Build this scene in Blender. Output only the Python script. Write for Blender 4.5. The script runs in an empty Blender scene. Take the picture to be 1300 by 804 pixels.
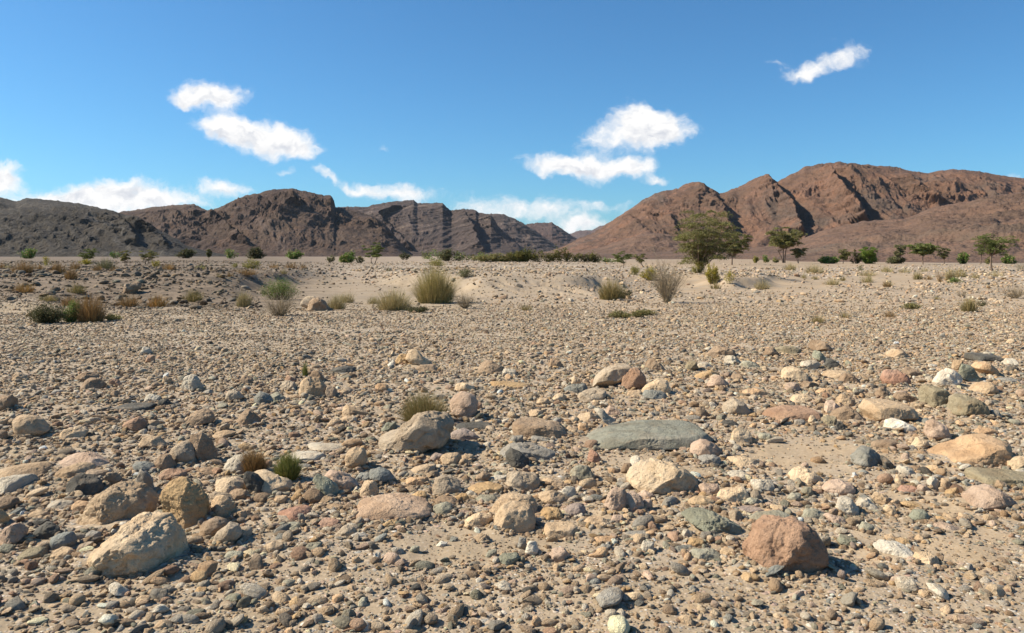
import bpy, math, random
import numpy as np
from mathutils import Vector
R = math.radians
scene = bpy.context.scene
col = scene.collection

# ---------------------------------------------------------------- camera
F, CX, HZ, CAMZ = 1020.0, 650.0, 325.0, 1.6      # pixels of the 1300 px wide photograph
cam_d = bpy.data.cameras.new('camera')
cam = bpy.data.objects.new('camera', cam_d); col.objects.link(cam)
cam.location = (0, 0, CAMZ); cam.rotation_euler = (R(90), 0, 0)
cam_d.sensor_width = 36; cam_d.lens = F/1300*36
cam_d.shift_y = -(402-HZ)/1300
cam_d.clip_start = 0.05; cam_d.clip_end = 60000
scene.camera = cam

# ---------------------------------------------------------------- light
SUN_EL, SUN_AZ = 40.0, -84.0       # azimuth measured from the view direction (+Y), negative = left
sd = Vector((math.cos(R(SUN_EL))*math.sin(R(SUN_AZ)), math.cos(R(SUN_EL))*math.cos(R(SUN_AZ)), math.sin(R(SUN_EL))))
sl = bpy.data.lights.new('sun', 'SUN'); sl.energy = 5.0; sl.angle = R(0.5); sl.color = (1, .915, .76)
so = bpy.data.objects.new('sun', sl); col.objects.link(so)
so.rotation_euler = sd.to_track_quat('Z', 'Y').to_euler()
scene.view_settings.view_transform = 'Standard'
scene.view_settings.look = 'None'
scene.view_settings.exposure = 0.74
scene.view_settings.gamma = 1.0
scene.view_settings.use_curve_mapping = False

world = bpy.data.worlds.new('World'); scene.world = world; world.use_nodes = True
SKY_STRENGTH = 0.070

# ---------------------------------------------------------------- node helper
class NT:
    def __init__(s, tree): s.t = tree; s.n = tree.nodes; s.l = tree.links
    def add(s, typ, ins=None, **props):
        nd = s.n.new(typ)
        for k, v in props.items(): setattr(nd, k, v)
        if ins:
            for k, v in ins.items(): s.set(nd, k, v)
        return nd
    def set(s, nd, k, v):
        sock = nd.inputs[k]
        if isinstance(v, bpy.types.NodeSocket): s.l.new(v, sock)
        elif isinstance(v, bpy.types.Node): s.l.new(v.outputs[0], sock)
        else: sock.default_value = v
    def m(s, op, a, b=0.0, c=0.0, clamp=False):
        nd = s.n.new('ShaderNodeMath'); nd.operation = op; nd.use_clamp = clamp
        s.set(nd, 0, a); s.set(nd, 1, b)
        if op in ('MULTIPLY_ADD', 'WRAP', 'SMOOTH_MIN', 'SMOOTH_MAX', 'COMPARE'): s.set(nd, 2, c)
        return nd.outputs[0]
    def rng(s, v, a, b, c=0.0, d=1.0, smooth=True):
        nd = s.n.new('ShaderNodeMapRange'); nd.interpolation_type = 'SMOOTHSTEP' if smooth else 'LINEAR'
        s.set(nd, 0, v); s.set(nd, 1, a); s.set(nd, 2, b); s.set(nd, 3, c); s.set(nd, 4, d)
        return nd.outputs[0]
    def mix(s, f, a, b, blend='MIX'):
        nd = s.n.new('ShaderNodeMix'); nd.data_type = 'RGBA'; nd.blend_type = blend
        s.set(nd, 0, f)
        for i, v in ((6, a), (7, b)):
            if isinstance(v, tuple) and len(v) == 3: v = (*v, 1)
            s.set(nd, i, v)
        return nd.outputs[2]
    def noise(s, vec, scale, detail=4, rough=.55, out=0, dist=0.0):
        nd = s.n.new('ShaderNodeTexNoise'); s.set(nd, 'Vector', vec)
        nd.inputs['Scale'].default_value = scale; nd.inputs['Detail'].default_value = detail
        nd.inputs['Roughness'].default_value = rough; nd.inputs['Distortion'].default_value = dist
        return nd.outputs[out]
    def vor(s, vec, scale, out=0, feature='F1', rnd=1.0):
        nd = s.n.new('ShaderNodeTexVoronoi'); nd.feature = feature; s.set(nd, 'Vector', vec)
        nd.inputs['Scale'].default_value = scale; nd.inputs['Randomness'].default_value = rnd
        return nd.outputs[out]
    def ramp(s, f, stops, interp='LINEAR'):
        nd = s.n.new('ShaderNodeValToRGB'); nd.color_ramp.interpolation = interp
        e = nd.color_ramp.elements
        while len(e) > 1: e.remove(e[-1])
        e[0].position = stops[0][0]; e[0].color = (*stops[0][1], 1)
        for p, c in stops[1:]:
            q = e.new(p); q.color = (*c, 1)
        s.set(nd, 0, f)
        return nd.outputs[0]

# ---------------------------------------------------------------- sky with clouds by direction (azimuth, elevation)
def build_sky():
    w = NT(world.node_tree); w.n.clear()
    sky = w.add('ShaderNodeTexSky', sky_type='NISHITA', sun_disc=False)
    sky.sun_elevation = R(SUN_EL); sky.sun_rotation = R(SUN_AZ)
    sky.altitude = 900; sky.air_density = 1.0; sky.dust_density = 1.0; sky.ozone_density = 3.0
    tc = w.add('ShaderNodeTexCoord')
    sp = w.add('ShaderNodeSeparateXYZ', {0: tc.outputs['Generated']})
    # plane-projected direction, in photo-like units of 100 px: a = x/y, e = z/y (only for y > 0)
    ys = w.m('MAXIMUM', sp.outputs[1], .02)
    a = w.m('MULTIPLY', w.m('DIVIDE', sp.outputs[0], ys), F/100)
    e = w.m('MULTIPLY', w.m('DIVIDE', sp.outputs[2], ys), F/100)
    P = w.add('ShaderNodeCombineXYZ', {0: a, 1: e, 2: 0.0}).outputs[0]
    wn = w.noise(P, 1.6, 3, .6, out=1)
    wn2 = w.noise(P, 6.0, 3, .6, out=1)
    def warp(vec, n, amt):
        s = w.add('ShaderNodeVectorMath', {0: n, 1: (.5, .5, .5)}, operation='SUBTRACT')
        s2 = w.add('ShaderNodeVectorMath', {0: s, 'Scale': amt}, operation='SCALE')
        return w.add('ShaderNodeVectorMath', {0: vec, 1: s2}, operation='ADD').outputs[0]
    Pw = warp(warp(P, wn, .42), wn2, .16)
    # ellipses: cx, cy, rx, ry (photo px), rotation deg, strength
    E = [(266,121,46,20,0,1.2),(236,127,22,11,-15,.8),(282,160,36,18,6,1.1),(335,174,62,25,8,1.3),(385,188,26,12,12,.9),
         (362,219,13,6,0,.6),(412,220,17,10,30,.9),(455,238,34,9,18,.8),(510,247,48,12,0,.9),
         (10,226,26,18,0,1.15),(60,252,75,14,0,.75),(150,243,70,18,0,1.0),(190,258,90,14,0,.85),(285,238,38,13,0,.9),
         (120,262,120,14,0,.8),(490,185,11,6,0,.5),
         (805,165,66,26,-6,1.15),(840,170,36,26,0,1.0),(812,145,30,20,20,.8),(700,207,42,14,8,.95),(755,212,66,19,2,1.1),(800,212,30,12,0,.8),
         (832,231,20,7,0,.8),(1050,86,50,17,-16,.66),(1078,68,30,14,-30,.54),(1016,93,26,12,-10,.66),(982,84,20,6,0,.55),(1064,54,20,7,0,.36),
         (650,258,150,14,0,.42),(700,272,110,14,0,.5),(738,287,34,12,0,1.0),(620,270,90,10,0,.4),(770,262,60,6,0,.3),
         (1290,225,18,5,0,.5)]
    def field(vec):
        acc = None; bot = None
        for cx, cy, rx, ry, rot, st in E:
            mp = w.add('ShaderNodeMapping', {0: vec}, vector_type='TEXTURE')
            mp.inputs[1].default_value = ((cx-CX)/100, (HZ-cy)/100, 0)
            mp.inputs[2].default_value = (0, 0, R(-rot))
            mp.inputs[3].default_value = (rx/100*1.6, ry/100*1.6, 1)
            ln = w.add('ShaderNodeVectorMath', {0: mp}, operation='LENGTH').outputs['Value']
            v = w.rng(ln, 1.0, 0.0, 0.0, st)
            if rx >= 30 and cy < 240:
                my = w.add('ShaderNodeSeparateXYZ', {0: mp}).outputs[1]
                b_ = w.m('MULTIPLY', my, w.m('MULTIPLY', v, -1.0)); bot = b_ if bot is None else w.m('ADD', bot, b_)
            acc = v if acc is None else w.m('MAXIMUM', acc, v) if False else w.m('SUBTRACT', w.m('ADD', acc, v), w.m('MULTIPLY', w.m('MULTIPLY', acc, v), .6))
        return acc, bot
    f, fb = field(Pw)
    mpn = w.add('ShaderNodeMapping', {0: Pw}); mpn.inputs[3].default_value = (1, 1.6, 1)
    n1 = w.noise(mpn.outputs[0], 3.2, 5, .6)
    n2 = w.noise(mpn.outputs[0], 14.0, 5, .65)
    d = w.m('ADD', f, w.m('MULTIPLY', w.m('SUBTRACT', n1, .5), 1.15))
    d = w.m('ADD', d, w.m('MULTIPLY', w.m('SUBTRACT', n2, .5), .26))
    gate = w.rng(f, .03, .22)
    alpha = w.m('MULTIPLY', w.rng(d, .22, 1.05), gate)
    alpha = w.m('MULTIPLY', alpha, w.rng(sp.outputs[1], .1, .3), clamp=True)
    # cloud shading painted into the colour: bases a little grey, tops white
    up = w.add('ShaderNodeVectorMath', {0: mpn.outputs[0], 1: (-.04, .17, 0)}, operation='ADD').outputs[0]
    n1b = w.noise(up, 3.2, 5, .6)
    g = w.m('ADD', w.m('MULTIPLY', fb, .30), w.m('MULTIPLY', w.m('SUBTRACT', n1b, n1), .9))
    core = w.m('MULTIPLY', w.rng(g, -.12, .30), w.rng(d, .5, 1.1))
    ccol = w.mix(core, (1.03, 1.02, 1.01), (.66, .69, .76))
    cs = w.add('ShaderNodeVectorMath', {0: ccol, 'Scale': .61/SKY_STRENGTH}, operation='SCALE')
    # even tint that pulls the whole sky towards blue
    skc = w.mix(1.0, sky.outputs[0], (0.53, .98, 1.22), 'MULTIPLY')
    mx = w.mix(alpha, skc, cs.outputs[0])
    bg = w.add('ShaderNodeBackground', {0: mx, 1: SKY_STRENGTH})
    out = w.add('ShaderNodeOutputWorld', {0: bg})
build_sky()

# ---------------------------------------------------------------- numpy noise
_rs = np.random.RandomState(7)
_perm = _rs.permutation(256).astype(np.int64); _perm = np.concatenate([_perm, _perm, _perm])
_g = _rs.normal(size=(256, 3)); _g /= np.linalg.norm(_g, axis=1)[:, None]
def perlin(x, y, z):
    x = np.asarray(x, float); y = np.asarray(y, float)+0*x; z = np.asarray(z, float)+0*x
    xi = np.floor(x).astype(np.int64); yi = np.floor(y).astype(np.int64); zi = np.floor(z).astype(np.int64)
    xf = x-xi; yf = y-yi; zf = z-zi
    u = xf*xf*xf*(xf*(xf*6-15)+10); v = yf*yf*yf*(yf*(yf*6-15)+10); w = zf*zf*zf*(zf*(zf*6-15)+10)
    xi &= 255; yi &= 255; zi &= 255
    def gr(a, b, c):
        h = _perm[_perm[_perm[(xi+a) & 255]+((yi+b) & 255)]+((zi+c) & 255)]
        g = _g[h]
        return g[..., 0]*(xf-a)+g[..., 1]*(yf-b)+g[..., 2]*(zf-c)
    l = lambda p, q, t: p+(q-p)*t
    return 1.6*l(l(l(gr(0,0,0), gr(1,0,0), u), l(gr(0,1,0), gr(1,1,0), u), v),
             l(l(gr(0,0,1), gr(1,0,1), u), l(gr(0,1,1), gr(1,1,1), u), v), w)
def fbm(x, y, z=0.0, octv=4, gain=.5, lac=2.03):
    s = 0; a = 1
    for i in range(octv):
        s = s+a*perlin(x+13.1*i, y-7.7*i, z+3.3*i); x = x*lac; y = y*lac; z = z*lac; a *= gain
    return s
def ridged(x, y, z=0.0, octv=4, gain=.5):
    s = 0; a = 1; t = 0
    for i in range(octv):
        s = s+a*(1-2*np.abs(perlin(x+5.1*i, y+9.7*i, z+1.3*i))); t += a; x = x*2.1; y = y*2.1; z = z*2.1; a *= gain
    return s/t
def sstep(a, b, x):
    t = np.clip((np.asarray(x, float)-a)/(b-a), 0, 1); return t*t*(3-2*t)

# ---------------------------------------------------------------- mesh + tagging helpers
def mesh_from(name, V, Fc, mat=None, smooth=False, attrs=None):
    me = bpy.data.meshes.new(name)
    V = np.ascontiguousarray(V, dtype=np.float32); Fc = np.asarray(Fc, dtype=np.int32)
    k = Fc.shape[1]
    me.vertices.add(len(V)); me.vertices.foreach_set('co', V.ravel())
    me.loops.add(Fc.size); me.loops.foreach_set('vertex_index', Fc.ravel())
    me.polygons.add(len(Fc)); me.polygons.foreach_set('loop_start', np.arange(0, Fc.size, k, dtype=np.int32))
    me.update(calc_edges=True)
    if smooth: me.polygons.foreach_set('use_smooth', np.ones(len(Fc), bool))
    if attrs:
        for an, (typ, data) in attrs.items():
            at = me.attributes.new(an, typ, 'POINT')
            key = {'FLOAT': 'value', 'FLOAT_COLOR': 'color', 'FLOAT_VECTOR': 'vector'}[typ]
            at.data.foreach_set(key, np.ascontiguousarray(data, dtype=np.float32).ravel())
    if mat: me.materials.append(mat)
    return me
def tag(o, label=None, cat=None, group=None, kind=None):
    if label: o['label'] = label
    if cat: o['category'] = cat
    if group: o['group'] = group
    if kind: o['kind'] = kind
    return o
def link(name, me, parent=None):
    o = bpy.data.objects.new(name, me); col.objects.link(o)
    if parent: o.parent = parent
    return o
def new_mat(name, rough=.9):
    m = bpy.data.materials.new(name); m.use_nodes = True
    t = NT(m.node_tree); t.n.clear()
    b = t.add('ShaderNodeBsdfPrincipled'); b.inputs['Roughness'].default_value = rough
    b.inputs['Specular IOR Level'].default_value = .25
    t.add('ShaderNodeOutputMaterial', {0: b})
    return m, t, b
def grid_faces(nr, nc):
    i = np.arange(nr-1)[:, None]*nc+np.arange(nc-1)[None, :]
    i = i.ravel()
    return np.stack([i, i+1, i+nc+1, i+nc], 1)

# ---------------------------------------------------------------- terrain
TU = np.array([-2500,-400, 0, 150, 250, 300, 400, 430, 470, 560, 620, 740, 790, 860, 903, 912, 962, 985, 1040, 1300, 1700, 4000.])
T0 = np.array([23, 23, 24, 25, 26, 26, 46, 48, 46, 31, 29, 30, 34, 40, 40, 37.2, 37.2, 39, 41, 41, 41, 41])
T1 = np.array([32, 32, 33, 36, 38, 38, 60, 62, 60, 40, 35, 38, 48, 52, 50, 39.0, 39.0, 50, 60, 62, 62, 62])
TH = np.array([.8, .8, .8, .85, .9, .8, .6, .6, .6, .7, .75, .75, .5, .5, .5, .5, .5, .4, .3, .25, .25, .25])
TUs = np.linspace(-2500, 4000, 2601)
def _sm(v, w):
    y = np.interp(TUs, TU, v); k = np.hanning(w); k /= k.sum(); return np.convolve(np.pad(y, w, mode='edge'), k, 'same')[w:-w]
T0s, T1s, THs = _sm(T0, 31), _sm(T1, 31), _sm(TH, 31)
SAND = [(545,372,9,75,22),(420,374,9,110,22),(1045,578,1,90,24),(660,678,1,115,28),(560,700,1,100,22),(1180,640,1,80,20),(1230,690,1,80,22),
        (880,362,9,38,14),(1010,362,9,60,12),(1130,355,9,60,10),(350,385,9,30,14),(740,660,1,40,12),(1120,690,1,60,20),(970,335,9,200,6),(880,600,1,30,9),(790,585,1,45,10)]
def uof(X, Y):
    Y = np.maximum(Y, .05); return CX+F*X/Y
def height(X, Y):
    X = np.asarray(X, float); Y = np.asarray(Y, float)
    u = np.where(Y > 1, CX+F*X/np.maximum(Y, 1), np.where(X < 0, -2500, 4000)); u = np.clip(u+fbm(X/3.5, Y/3.5, 4.4, 3)*26*sstep(18, 24, Y)*(u > 0)*(u < 1300), -2500, 4000)
    r0 = np.interp(u, TUs, T0s); r1 = np.interp(u, TUs, T1s); H = np.interp(u, TUs, THs)
    wob = fbm(X/5, Y/5, 3.1, 3)*1.0
    d = Y+wob*(Y > 15)*sstep(15, 24, Y)
    t = sstep(0, 1, (d-r0)/(r1-r0))
    # eroded rills on the central bank
    rill = ridged((X+.75*Y)/1.1, (X-Y)/6, 1.7, 3)
    cm = sstep(520, 600, u)*(1-sstep(740, 800, u))
    z = H*t - .42*cm*4*t*(1-t)*np.clip(.55-rill, 0, 1)
    lm = 1-sstep(60, 150, u)
    z = z+.26*lm*sstep(23.2, 23.9, d)*(1-sstep(26, 34, d))
    far = sstep(24, 34, Y)
    z = z+far*.10*fbm(X/4.5, Y/4.5, 9.0, 4)*(1-sstep(70, 200, Y))
    near = 1-sstep(20, 40, Y)
    z = z+near*(.035*fbm(X/1.6, Y/1.6, 5.0, 3)+.012*fbm(X/.3, Y/.3, 8.0, 3))
    z = z+.0016*np.clip(Y-120, 0, 500)*0
    return z
def ray(px, py): return (px-CX)/F, (HZ-py)/F
_ds = np.concatenate([np.geomspace(2.2, 60, 900), np.geomspace(60.5, 230, 160)])
def hit(px, py):
    kx, kz = ray(px, py)
    zz = height(kx*_ds, _ds); rz = CAMZ+kz*_ds
    below = np.nonzero(rz <= zz)[0]
    i = below[0] if len(below) else len(_ds)-1
    d = float(_ds[i])
    return kx*d, d, float(zz[i])
# ---------------------------------------------------------------- ground sheet
def sand_mask(X, Y):
    """1 where the photograph shows bare sand."""
    u = uof(X, Y); v = HZ+F*(CAMZ-height(X, Y))/np.maximum(Y, .5)
    m = np.zeros_like(u)
    n = fbm(X/.9, Y/.9, 2.2, 3)
    for cx, cy, _, rx, ry in SAND:
        q = np.sqrt(((u-cx)/rx)**2+((v-cy)/ry)**2)
        m = np.maximum(m, 1-sstep(.65, 1.15, q+.35*n))
    return m
def build_ground():
    th = np.concatenate([np.linspace(-180, -48, 40, endpoint=False), np.linspace(-48, 48, 860), np.linspace(48, 180, 41)[1:]])
    th = np.radians(th)
    r = np.concatenate([[.02, .6, 1.2, 1.8], np.geomspace(2.4, 70, 420), np.geomspace(73, 9000, 90)])
    RR, TT = np.meshgrid(r, th, indexing='ij')
    X = RR*np.sin(TT); Y = RR*np.cos(TT)
    Z = height(X, Y)+berm(X, Y)
    V = np.stack([X, Y, Z], -1).reshape(-1, 3)
    sm = sand_mask(X, Y).ravel()*(Y.ravel() > 1)
    m, t, b = new_mat('desert_ground', .95)
    geo = t.add('ShaderNodeNewGeometry'); P = geo.outputs['Position']
    sp = t.add('ShaderNodeSeparateXYZ', {0: P})
    at = t.add('ShaderNodeAttribute', attribute_name='sand').outputs['Fac']
    big = t.noise(P, .12, 4, .6); mid = t.noise(P, 1.3, 5, .6); fin = t.noise(P, 38, 4, .7)
    warm = t.rng(t.m('ADD', t.m('MULTIPLY', sp.outputs[0], .09), t.m('MULTIPLY', t.m('SUBTRACT', big, .5), 3)), -.6, 1.2)
    sand = t.mix(warm, (.375, .285, .185), (.47, .335, .205))
    sand = t.mix(t.rng(mid, .35, .7), sand, (.40, .315, .225))
    sand = t.mix(t.rng(fin, .35, .75), t.mix(1.0, sand, (.78, .77, .76), 'MULTIPLY'), sand)
    # grit: three sizes of small stones
    vc1 = t.vor(P, 55, 1); vd1 = t.vor(P, 55, 0); vc2 = t.vor(P, 18, 1); vd2 = t.vor(P, 18, 0)
    stops = [(0, (.10, .10, .09)), (.15, (.20, .18, .15)), (.3, (.33, .26, .19)), (.5, (.42, .33, .24)), (.66, (.30, .29, .26)), (.8, (.40, .25, .18)), (.92, (.52, .45, .36)), (1, (.6, .56, .5))]
    g1 = t.ramp(t.add('ShaderNodeSeparateColor', {0: vc1}).outputs[0], stops)
    g2 = t.ramp(t.add('ShaderNodeSeparateColor', {0: vc2}).outputs[1], stops)
    k1 = t.m('MULTIPLY', t.rng(vd1, .5, .34), t.rng(t.add('ShaderNodeSeparateColor', {0: vc1}).outputs[2], .35, .45))
    k1 = t.m('MULTIPLY', k1, t.rng(at, .9, .1, .25, .9))
    k2 = t.m('MULTIPLY', t.rng(vd2, .42, .3), t.rng(t.add('ShaderNodeSeparateColor', {0: vc2}).outputs[2], .45, .5))
    k2 = t.m('MULTIPLY', k2, t.rng(at, .7, .1, .0, .9))
    c = t.mix(k1, sand, g1); c = t.mix(k2, c, g2)
    # far plain: unseparated large stones and dark rubble; left tone has shadow painted in
    vc3 = t.vor(P, 2.2, 1); g3 = t.ramp(t.add('ShaderNodeSeparateColor', {0: vc3}).outputs[0], stops)
    dist = sp.outputs[1]
    c = t.mix(t.m('MULTIPLY', t.rng(dist, 28, 60), t.m('MULTIPLY', t.rng(at, .6, .1), .55)), c, g3)
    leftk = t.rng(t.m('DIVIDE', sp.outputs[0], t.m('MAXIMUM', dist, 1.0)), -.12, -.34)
    c = t.mix(t.m('MULTIPLY', t.m('MULTIPLY', t.rng(dist, 22, 27), leftk), .85), c, t.mix(t.rng(mid, .4, .62), (.085, .060, .040), (.19, .135, .09)))  # left ground darkened further: shadows and dark plants put into its colour
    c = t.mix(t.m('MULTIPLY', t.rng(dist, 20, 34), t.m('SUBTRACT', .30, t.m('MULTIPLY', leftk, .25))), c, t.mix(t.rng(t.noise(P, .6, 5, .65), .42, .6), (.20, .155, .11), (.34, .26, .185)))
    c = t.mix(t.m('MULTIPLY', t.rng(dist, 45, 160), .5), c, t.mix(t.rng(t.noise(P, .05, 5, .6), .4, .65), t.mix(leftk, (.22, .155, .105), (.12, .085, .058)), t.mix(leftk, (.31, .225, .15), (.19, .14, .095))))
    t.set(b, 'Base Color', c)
    bp = t.add('ShaderNodeBump', {'Strength': 1.0, 'Distance': .006, 'Height': t.m('MULTIPLY', k1, t.m('SUBTRACT', .6, vd1))})
    bp2 = t.add('ShaderNodeBump', {'Strength': 1.0, 'Distance': .02, 'Height': t.m('MULTIPLY', k2, t.m('SUBTRACT', .6, vd2)), 'Normal': bp})
    bp3 = t.add('ShaderNodeBump', {'Strength': .8, 'Distance': .015, 'Height': t.noise(P, 9, 6, .7), 'Normal': bp2})
    bp4 = t.add('ShaderNodeBump', {'Strength': .35, 'Distance': .004, 'Height': fin, 'Normal': bp3})
    t.set(b, 'Normal', bp4)
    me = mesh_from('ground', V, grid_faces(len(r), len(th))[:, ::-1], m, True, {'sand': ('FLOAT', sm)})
    tag(link('ground', me), 'pale stony sand of a dry riverbed and gravel plain', None, None, 'structure')

# ---------------------------------------------------------------- mountains
def mountain(name, label, sil, crest, foot, mat, back=.9, amp=.10, gull=110., rough=1.0, terr=None, prof=1.15, scarps=(), cols=620, rows=150, seed=0, base=-0.6, crestn=1.0, spur=None):
    sil = np.array(sil, float)
    px = np.linspace(sil[0, 0], sil[-1, 0], cols)
    py = np.interp(px, sil[:, 0], sil[:, 1])
    kx = (px-CX)/F
    sc = crest/F
    n1 = (fbm(px/9.0+seed*11, 0*px+seed, 0, 4)*1.1+.5*fbm(px/2.5, 0*px+seed, 0, 2))*crestn
    Hc = np.maximum((HZ-py)*sc+CAMZ-base, 0.1); n1 = -n1*np.clip((HZ-py)/20, 0, 1)*sc
    t = np.concatenate([np.linspace(-.04, 1, rows), 1+np.linspace(0, 1, 40)[1:]*1.0])
    T, KX = np.meshgrid(t, kx, indexing='ij'); HC = np.broadcast_to(Hc, T.shape); PX = np.broadcast_to(px, T.shape)
    D = np.where(T <= 1, foot+(crest-foot)*T, crest+(T-1)*(crest-foot)*back)
    D = D+np.clip(T, 0, 1)*0
    X = KX*D
    tt = np.clip(T, 0, 1)
    p = tt**prof
    p = p*.72+.28*(tt*tt*(3-2*tt))
    Z = np.where(T <= 1, HC*p, HC*(1-sstep(0, 1, (T-1))*1.08))
    Z = Z+np.broadcast_to(n1, T.shape)*np.clip(1-np.abs(T-1)*9, 0, 1)
    msk = np.clip(tt*4, 0, 1)*np.clip(np.abs(1-T)*3.2, 0.0, 1)
    Hn = np.maximum(HC, 0)
    wx = fbm(X/gull/1.5, D/gull/1.5, seed+2., 3)*gull*.35
    g = ridged((X+wx)/gull, (D+wx)/(gull*2.6), seed+.5, 5, .55)
    g2 = fbm(X/gull*3, D/gull*3, seed+7., 5, .6)
    g3 = ridged((X+wx+.4*Z)/gull*3.1, (D+wx)/(gull*.8), seed+5.5, 4, .6)
    crag = np.clip(ridged((X+wx)/48, D/85+Z/60, seed+8.5, 4, .6)-.42, 0, 1)*sstep(-.1, .25, fbm(X/160, D/160, seed+3.3, 3))
    Z = Z+.22*rough*Hn*msk*crag*sstep(.15, .6, tt)
    Z = Z+amp*Hn*msk*(g-.15)+.05*Hn*msk*(g3-.3)+.055*rough*np.minimum(Hn, 60)*np.clip(tt*6, 0, 1)*np.clip(np.abs(1-T)*3+.18, 0, 1)*g2
    if terr:
        step, strength, tx, ty = terr
        q = (Z+X*tx+D*ty+fbm(X/300, D/300, seed, 3)*step*2.2)/step
        fr = q-np.floor(q)
        st = (np.floor(q)+sstep(.55, .95, fr)-q)*step
        Z = Z+st*strength*np.clip(tt*5, 0, 1)*np.clip(np.abs(1-T)*6+.15, 0, 1)
    for pts, a, wdt in [(q[0], q[1]*.62, q[2]*.8) for q in scarps]:       # ridges that fall away abruptly to the right: (photo px polyline), height, width px
        pts = np.array(pts, float)
        PYv = HZ-F*(Z-CAMZ+base)/D
        lx = np.interp(PYv, pts[:, 1], pts[:, 0])+fbm(PYv/6, PX/40, seed+4., 3)*4
        inside = sstep(pts[0, 1]-3, pts[0, 1]+5, PYv)*(1-sstep(pts[-1, 1]-6, pts[-1, 1]+2, PYv))*(T <= 1)
        s = PX-lx
        ramp = np.where(s < 0, np.clip(1+s/wdt, 0, 1)**1.5, 1-sstep(0, wdt*.16, s)*1.25+.25*sstep(wdt*.2, wdt*.9, s))
        D = D-a*ramp*inside*1.2
        Z = Z+a*.35*ramp*inside*np.clip(np.abs(1-T)*6, 0, 1)
        X = KX*D
    V = np.stack([X, D, Z+base], -1).reshape(-1, 3)
    me = mesh_from(name, V, grid_faces(T.shape[0], cols), mat, True)
    return tag(link(name, me), label, None, None, 'structure')

def hill_mat(name, stops, nscale, strata=None, bump=3.0, streak=.5, spots=.5, sdark=(.04, .035, .035)):
    m, t, b = new_mat(name, .95)
    geo = t.add('ShaderNodeNewGeometry'); P = geo.outputs['Position']
    n = t.noise(P, nscale, 7, .62, dist=.6)
    c = t.ramp(n, stops)
    mp = t.add('ShaderNodeMapping', {0: P}); mp.inputs[3].default_value = (nscale*5, nscale*5, nscale*3)
    st = t.noise(mp.outputs[0], 1.0, 6, .65)
    c = t.mix(t.m('MULTIPLY', t.rng(st, .5, .7), streak), c, t.mix(1.0, c, (1.5, 1.35, 1.25), 'MULTIPLY'))
    c = t.mix(t.m('MULTIPLY', t.rng(st, .48, .3), streak), c, t.mix(1.0, c, (.55, .55, .58), 'MULTIPLY'))
    sn = t.noise(P, .11, 5, .75)
    c = t.mix(t.m('MULTIPLY', t.rng(sn, .56, .66), spots), c, sdark)
    h = t.m('MULTIPLY', sn, bump*2)
    if strata:
        dirv, scl, amt, light, dark = strata
        dv = t.add('ShaderNodeVectorMath', {0: P, 1: dirv}, operation='DOT_PRODUCT').outputs['Value']
        wn = t.m('MULTIPLY', t.noise(P, scl*.28, 4, .55), 3.2)
        q = t.m('ADD', t.m('MULTIPLY', dv, scl), wn)
        cq = t.add('ShaderNodeCombineXYZ', {0: q, 1: 0.0, 2: 0.0}).outputs[0]
        band = t.noise(cq, 1.0, 5, .75)
        c = t.mix(t.m('MULTIPLY', t.rng(band, .54, .62), amt), c, light)
        c = t.mix(t.m('MULTIPLY', t.rng(band, .46, .38), amt), c, dark)
        h = t.m('ADD', h, t.m('MULTIPLY', band, bump*3.5))
    t.set(b, 'Base Color', c)
    bp = t.add('ShaderNodeBump', {'Strength': 1.0, 'Distance': 1.0, 'Height': h})
    bq = t.add('ShaderNodeBump', {'Strength': .8, 'Distance': bump*3.6, 'Height': t.noise(P, .035, 8, .7), 'Normal': bp})
    t.set(b, 'Normal', bq)
    return m

M_dark = hill_mat('dark_hill_rock', [(0, (0.033, 0.027, 0.020)), (.45, (0.050, 0.040, 0.030)), (.6, (0.074, 0.058, 0.042)), (1, (0.104, 0.081, 0.059))], .006, ((.45, .1, .9), .05, .55, (0.126, 0.111, 0.096), (0.033, 0.030, 0.026)), 2.5)
M_brown = hill_mat('brown_hill_rock', [(0, (0.044, 0.027, 0.019)), (.45, (0.074, 0.044, 0.032)), (.58, (0.100, 0.063, 0.044)), (1, (0.155, 0.118, 0.089))], .005, ((.5, 0, 1), .028, .75, (0.141, 0.096, 0.074), (0.052, 0.031, 0.025)), 3)
M_strat = hill_mat('layered_hill_rock', [(0, (0.063, 0.046, 0.038)), (.5, (0.096, 0.068, 0.058)), (1, (0.133, 0.096, 0.078))], .004, ((-.22, .10, 1), .055, 1.0, (0.24, 0.175, 0.135), (0.033, 0.027, 0.025)), 4)
M_far = hill_mat('distant_hill_rock', [(0, (0.074, 0.052, 0.044)), (.5, (0.111, 0.070, 0.059)), (1, (0.148, 0.096, 0.074))], .003, ((.1, 0, 1), .03, .7, (0.155, 0.107, 0.085), (0.052, 0.037, 0.037)), 5)
M_right = hill_mat('red_brown_mountain_rock', [(0, (0.082, 0.052, 0.039)), (.40, (0.143, 0.085, 0.056)), (.52, (0.193, 0.106, 0.068)), (.62, (0.130, 0.089, 0.067)), (1, (0.240, 0.150, 0.098))], .006, ((0.495, 0.095, 0.800), .022, .38, (0.288, 0.150, 0.090), (0.072, 0.047, 0.037)), 3, .7, .75, (0.053, 0.037, 0.031))
M_foot = hill_mat('foothill_rock', [(0, (0.069, 0.046, 0.034)), (.42, (0.110, 0.069, 0.048)), (.55, (0.150, 0.088, 0.059)), (.65, (0.114, 0.078, 0.056)), (1, (0.186, 0.123, 0.082))], .012, ((.3, .2, 1), .08, .3, (0.195, 0.123, 0.084), (0.065, 0.044, 0.034)), 1.2, .4, .4, (0.074, 0.047, 0.035))

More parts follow.
